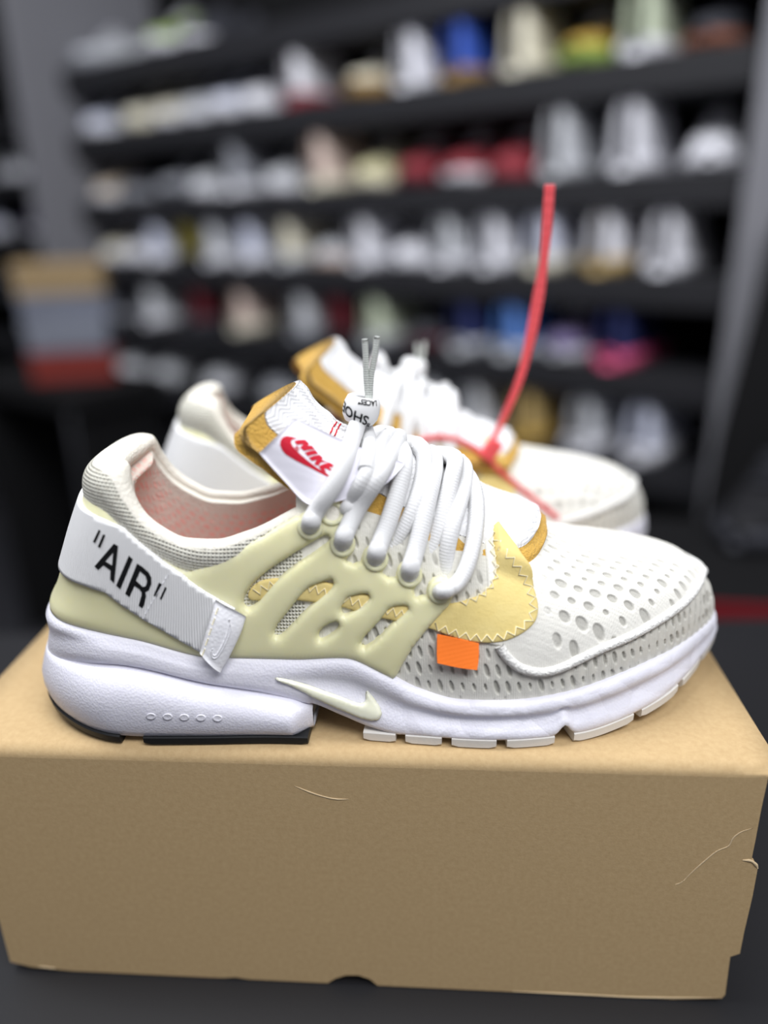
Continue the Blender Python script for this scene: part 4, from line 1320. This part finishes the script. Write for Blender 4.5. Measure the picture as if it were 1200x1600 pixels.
unit2 = empty('shelf_unit', tuple(PL - EX*.95) [:2] + (FZ,), UROT)
tag(unit2, 'dark shelf unit beyond the wide grey panel, holding only a few shoes', 'shelf')
for z in SHZ:
    plain_box('shelf_board', (0, .0, z - .14), (.88, .36, z - .10), M['shelf'], unit2, .003)
plain_box('back_panel', (0, .365, 0), (.88, .385, 2.45), M['back'], unit2)
plain_box('side_panel', (-.03, 0, 0), (0, .385, 2.45), M['back'], unit2)
plain_box('side_panel', (.88, 0, 0), (.905, .385, 2.45), M['back'], unit2)

# ------------------------------------------------------------------ shelf sneakers
_cm = {}
def cmat(name, rgb):
    if name not in _cm:
        _cm[name] = mat('shoe_' + name.replace(' ', '_'), srgb(*rgb), .65, [('noise', 120, .15, .001)], .35, vary=(40, srgb(*[max(0, int(c*.93)) for c in rgb]), .3))
    return _cm[name]
PAL = {'white': (235, 235, 242), 'cool white': (222, 226, 245), 'cream': (232, 226, 206), 'light grey': (205, 207, 212), 'grey': (150, 152, 160), 'dark grey': (62, 63, 70), 'black': (26, 26, 30),
       'blue': (58, 92, 190), 'sky blue': (96, 140, 215), 'red': (150, 56, 66), 'dark red': (92, 22, 34), 'pink': (235, 96, 140), 'beige': (206, 190, 170), 'blush': (222, 200, 190), 'pale yellow': (222, 216, 172), 'mustard': (196, 160, 76),
       'lime': (150, 176, 84), 'pale green': (206, 216, 190), 'purple': (122, 110, 150), 'gum': (160, 126, 72), 'navy': (40, 48, 96), 'orange': (140, 84, 60), 'tan': (196, 168, 110), 'green': (40, 70, 58), 'olive': (120, 110, 40)}
def bg_meshes(style):
    L, W, Hh = {'low-top': (.285, .098, .112), 'high-top': (.285, .098, .158), 'runner': (.29, .098, .118)}[style]
    st = {'low-top': .026, 'high-top': .028, 'runner': .034}[style]
    n, m = 22, 15
    hw = pchip([0, .05, .2, .5, .7, .88, 1], [.012, .033, .040, .042, W/2, .040, .006])
    zt = pchip([0, .08, .2, .34, .5, .62, .8, .94, 1], [Hh*.92, Hh, Hh*.88, Hh*.80, Hh*.92 if style != 'high-top' else Hh*.95, .082, .060, .050, st + .006])
    xs = .5 - .5*np.cos(np.linspace(0, math.pi, n))
    V = []
    for x in xs:
        for j in range(m):
            a = math.pi*j/(m-1)
            c, s_ = math.cos(a), math.sin(a)
            y = hw(x)*.95*np.sign(c)*abs(c)**.75
            z = st*.8 + (zt(x) - st*.8)*s_**.7
            if .10 < x < .40: z = min(z, zt(x) - .030*math.sin((x - .10)/.30*math.pi)*(s_ > .9))
            V.append((x*L, y, z))
    up = (V, grid_faces(n, m))
    V = []
    for x in xs:
        w = hw(x) + .005; r = .010*max(0, (x - .75)/.25)**2
        for y, z in ((-w + .003, st), (-w, st - .003), (-w - .001, st*.5 + r), (-w + .003, r), (w - .003, r), (w + .001, st*.5 + r), (w, st - .003), (w - .003, st)):
            V.append((x*L*1.02 - .003, y, z))
    F = grid_faces(n, 8, closed_v=True, flip=True) + [tuple(range(8)), tuple((n-1)*8 + k for k in reversed(range(8)))]
    so = (V, F)
    V = []
    for x in np.linspace(.38, .68, 9):
        for y in np.linspace(-.020, .020, 5):
            V.append((x*L, y, zt(x) - 6*y*y + .004 + (.018 if x < .40 else 0)*(1 - 600*y*y)))
    to = (V, grid_faces(9, 5) + grid_faces(9, 5, flip=True))
    bars = []
    path = []
    for k in range(6):
        x = .42 + .045*k
        ys = np.linspace(-.024, .024, 7)
        for y in (ys if k % 2 == 0 else ys[::-1]): path.append((x*L, y, float(zt(x)) - 9*y*y + .007))
    V = [(px_ + dx, py_, pz_ + dz) for px_, py_, pz_ in path for dx, dz in ((-.004, 0), (0, .003), (.004, 0), (0, -.003))]
    F = grid_faces(len(path), 4, closed_v=True) + [(3, 2, 1, 0), tuple(len(V) - 4 + k for k in range(4))]
    la = (V, F)
    a = np.linspace(0, 2*math.pi, 18)[:-1]
    V = [(.25*L + .13*L*math.cos(t), .027*math.sin(t), float(zt(.25 + .13*math.cos(t))) - .012 + .003*math.cos(t)) for t in a]
    V.append((.25*L, 0, float(zt(.25)) - .045))
    op = (V, [(i, (i+1) % 17, 17) for i in range(17)])
    return dict(upper=up, sole=so, tongue=to, laces=la, lining=op)
_bgm = {}
def bg_shoe(style, cols, loc, rz, label, group):
    """cols: upper, sole, tongue, laces"""
    if style not in _bgm:
        d = {}
        for k, (V, F) in bg_meshes(style).items():
            me = bpy.data.meshes.new(k); me.from_pydata([tuple(map(float, v)) for v in V], [], F); me.polygons.foreach_set('use_smooth', [True]*len(me.polygons))
            me.materials.append(None); d[k] = me
        _bgm[style] = d
    r = empty('shelf_sneaker', loc, rz); tag(r, label, 'sneaker', group)
    for k, c in zip(('upper', 'sole', 'tongue', 'laces'), cols):
        o = bpy.data.objects.new(k, _bgm[style][k]); COL.objects.link(o); o.parent = r
        o.material_slots[0].link = 'OBJECT'; o.material_slots[0].material = cmat(c, PAL[c])
        o.location = (-.145, 0, 0)
    o = bpy.data.objects.new('lining', _bgm[style]['lining']); COL.objects.link(o); o.parent = r; o.location = (-.145, 0, 0)
    o.material_slots[0].link = 'OBJECT'; o.material_slots[0].material = cmat(cols[0], PAL[cols[0]])
    return r
ORD = ['first', 'second', 'third', 'fourth', 'fifth', 'sixth', 'seventh', 'eighth', 'ninth', 'tenth', 'eleventh', 'twelfth', 'thirteenth', 'fourteenth', 'fifteenth', 'sixteenth']
Lo, Hi, Ru = 'low-top', 'high-top', 'runner'
ROWS = {
    0: [(180, 'light grey', 'grey', Ru), (300, 'lime', 'white', Ru), (350, 'dark grey', 'white', Lo)],
    1: [(150, 'cool white', 'white', Lo), (262, 'cream', 'cream', Ru), (312, 'cream', 'white', Lo), (352, 'light grey', 'white', Lo), (395, 'cool white', 'white', Ru), (440, 'white', 'white', Lo), (518, 'white', 'red', Hi), (612, 'cream', 'gum', Ru),
        (690, 'white', 'white', Hi), (762, 'blue', 'gum', Hi), (855, 'cream', 'cream', Hi), (945, 'mustard', 'lime', Ru), (1035, 'pale green', 'white', Hi), (1125, 'dark grey', 'orange', Lo)],
    2: [(188, 'beige', 'white', Lo), (255, 'dark grey', 'grey', Ru), (312, 'grey', 'dark grey', Lo), (362, 'light grey', 'white', Lo), (420, 'grey', 'white', Hi), (478, 'light grey', 'white', Lo), (552, 'blush', 'cream', Hi), (618, 'pale yellow', 'cream', Lo),
        (685, 'red', 'dark red', Lo), (758, 'red', 'white', Lo), (828, 'red', 'red', Lo), (910, 'light grey', 'light grey', Hi), (1012, 'white', 'white', Hi), (1118, 'white', 'white', Lo)],
    3: [(200, 'cream', 'white', Lo), (250, 'white', 'white', Lo), (298, 'cool white', 'white', Hi), (345, 'olive', 'black', Hi), (388, 'light grey', 'white', Hi), (440, 'cool white', 'white', Hi), (500, 'cream', 'light grey', Hi), (556, 'light grey', 'blush', Lo), (620, 'white', 'white', Hi),
        (682, 'white', 'white', Lo), (740, 'light grey', 'white', Hi), (800, 'white', 'white', Hi), (885, 'cool white', 'cream', Hi), (980, 'white', 'tan', Hi), (1062, 'white', 'white', Hi)],
    4: [(205, 'dark grey', 'grey', Lo), (290, 'light grey', 'white', Hi), (362, 'dark red', 'dark grey', Hi), (428, 'blush', 'cream', Hi), (522, 'light grey', 'grey', Hi), (572, 'dark red', 'black', Hi), (632, 'pale green', 'light grey', Hi), (708, 'dark grey', 'dark red', Lo),
        (770, 'navy', 'light grey', Hi), (838, 'sky blue', 'light grey', Hi), (908, 'purple', 'light grey', Lo), (975, 'navy', 'pink', Hi)],
    5: [(232, 'light grey', 'white', Ru), (300, 'light grey', 'light grey', Ru), (380, 'light grey', 'white', Lo), (470, 'grey', 'light grey', Lo), (712, 'light grey', 'white', Hi), (780, 'light grey', 'white', Hi), (858, 'tan', 'mustard', Hi), (945, 'light grey', 'white', Hi), (1035, 'cool white', 'white', Hi)],
}
SN = ['top', 'second', 'third', 'fourth', 'fifth', 'sixth']
for r, items in ROWS.items():
    z = SHZ[r] + FZ
    n = len(items)
    xs_ = []
    for px, cu_, cs_, style in items:                # slide along the shelf until the sneaker stands in the pixel column
        p = unit_hit(px, 300, .16)
        for _ in range(2):
            w = UM @ Vector((p.x, .16, SHZ[r])); d = w - CAMP
            px_now = 600 + FPX*d.dot(_rt)/d.dot(_fw); p.x += (px - px_now)*d.dot(_fw)/FPX/.80
        xs_.append(min(max(p.x, .065), ULEN - .06))
    for _ in range(60):                              # no two sneakers share the same stretch of shelf
        for i in range(n - 1):
            g = .118 - (xs_[i+1] - xs_[i])
            if g > 0: xs_[i] = max(.065, xs_[i] - g/2); xs_[i+1] += g/2
    for i, (px, cu_, cs_, style) in enumerate(items):
        p = Vector((xs_[i], 0, 0))
        w = UM @ Vector((p.x, .155, SHZ[r]))
        # shoes stand square to the shelf; the tall ones show their heels
        rz = math.atan2(-EY.y, -EY.x) + math.radians(rng.uniform(-1.5, 1.5)) + (math.pi if style == Hi else 0)
        if (r, px) in ((2, 1118),): rz += math.radians(8)
        ton = {'red': 'dark red', 'mustard': 'dark grey'}.get(cu_, cu_)
        lace = 'white' if cu_ not in ('black', 'dark grey', 'dark red', 'olive') else 'dark grey'
        lab = '%s %s sneaker with %s sole, %s shelf, %s from the narrow upright' % (cu_, style, cs_, SN[r], ORD[n - 1 - i])
        bg_shoe(style, (cu_, cs_, ton, lace), (w.x, w.y, z), rz, lab, 'sneakers on the black shelves')
for k, (px, r, c) in enumerate(((28, 1, 'light grey'), (-14, 2, 'cool white'), (66, 2, 'purple'), (20, 3, 'grey'))):
    q = unit_hit(px, 300, .15); w = UM @ Vector((q.x, .15, SHZ[r]))
    w2 = unit2.matrix_world
    lab = ['light grey runner on the dark side unit, upper shelf', 'cool white runner on the dark side unit, lower shelf', 'purple runner on the dark side unit beside the wide grey panel', 'grey runner on the dark side unit, beneath the others'][k]
    bg_shoe(Ru, (c, 'white', c, 'white'), (w.x, w.y, SHZ[r] - .10 + FZ), math.atan2(-w.y, -w.x) + .3, lab, 'sneakers on the side unit')

# ------------------------------------------------------------------ stacked shoe boxes on a low bench
bw = px_at_y(122, 588, 1.98); BZ = bw.z
bench = empty('bench', (bw.x - .02, bw.y, FZ), UROT)
tag(bench, 'low black bench carrying a stack of shoe boxes', 'bench')
plain_box('seat', (-.30, -.13, BZ - FZ - .05), (.22, .13, BZ - FZ), M['back'], bench)
for sx in (-.28, .16):
    plain_box('support', (sx, -.11, 0), (sx + .04, .11, BZ - FZ - .05), M['back'], bench)
zz = BZ
for nm, rgb, lid, h, wd, rot in (('orange red shoe box at the foot of the stack', (128, 44, 36), (112, 38, 32), .072, .20, .05), ('grey shoe box resting on the orange red box', (118, 122, 134), (130, 134, 146), .080, .19, -.04),
                            ('light grey shoe box beneath the tan box', (108, 112, 126), (120, 124, 138), .055, .20, .06), ('tan shoe box on top of the stack', (150, 128, 94), (162, 138, 102), .075, .20, -.02)):
    b = empty('shoe_box', (bw.x, bw.y, zz), -math.atan2(bw.x, bw.y)*.6 + rot); tag(b, nm, 'box', 'stacked shoe boxes')
    mb_, ml_ = cmat(nm.split(' shoe')[0] + ' card', rgb), cmat(nm.split(' shoe')[0] + ' lid', lid)
    plain_box('body', (-wd/2, -.06, 0), (wd/2, .06, h*.7), mb_, b)
    plain_box('lid', (-wd/2 - .004, -.064, h*.66), (wd/2 + .004, .064, h), ml_, b)
    zz += h
bench.location.z = FZ

# ------------------------------------------------------------------ dark counter with a red edge and an added dark board on the other side
cw = px_at_z(1190, 960, -.12)
counter = empty('counter', (cw.x + .25, cw.y + .14, FZ), -.15)
tag(counter, 'low black counter with a red front edge beyond the box', 'counter')
M['dark_red_trim'] = mat('dark_red_trim', srgb(112, 16, 26), .5, None, .4)
plain_box('body', (-.42, -.13, 0), (.5, .15, -.12 - FZ - .03), M['back'], counter)
plain_box('top', (-.43, -.14, -.12 - FZ - .03), (.51, .16, -.12 - FZ), M['back'], counter)
plain_box('edge_strip', (-.43, -.148, -.12 - FZ - .028), (.51, -.14, -.12 - FZ - .004), M['dark_red_trim'], counter)
w = px_at_y(1158, 812, 1.16)
bg_shoe(Ru, ('black', 'dark grey', 'dark grey', 'dark grey'), (w.x + .03, w.y - .03, -.12), math.atan2(-w.y, -w.x) - .3, 'black runner with a dark grey sole standing on the low black counter', None)
# black board added to darken the area beside the shelf unit's end
board = empty('added_dark_board', tuple(UM @ Vector((ULEN + .05, -.07, 0))), UROT)
tag(board, 'added black board with a slanting edge, filling the dark area by the narrow upright', 'board')
BM_ = board.matrix_basis; 
poly = []
for x, y in ((1216, 330), (1172, 500), (1120, 690), (1098, 800), (1080, 1000)):
    q = unit_hit(x, y, -.07); poly.append((q.x - (ULEN + .05), q.z))
zlow = max(0.0, min(z for x, z in poly))
ztop_ = max(z for x, z in poly)
poly = [(poly[-1][0], .0)] + [(x, max(z, .001)) for x, z in reversed(poly)] + [(.22, ztop_), (.22, 0.0)]
extrude_poly('panel', poly, lambda x, z: (x, 0.0, z), .02, M['back'], board, (0, 1, 0))
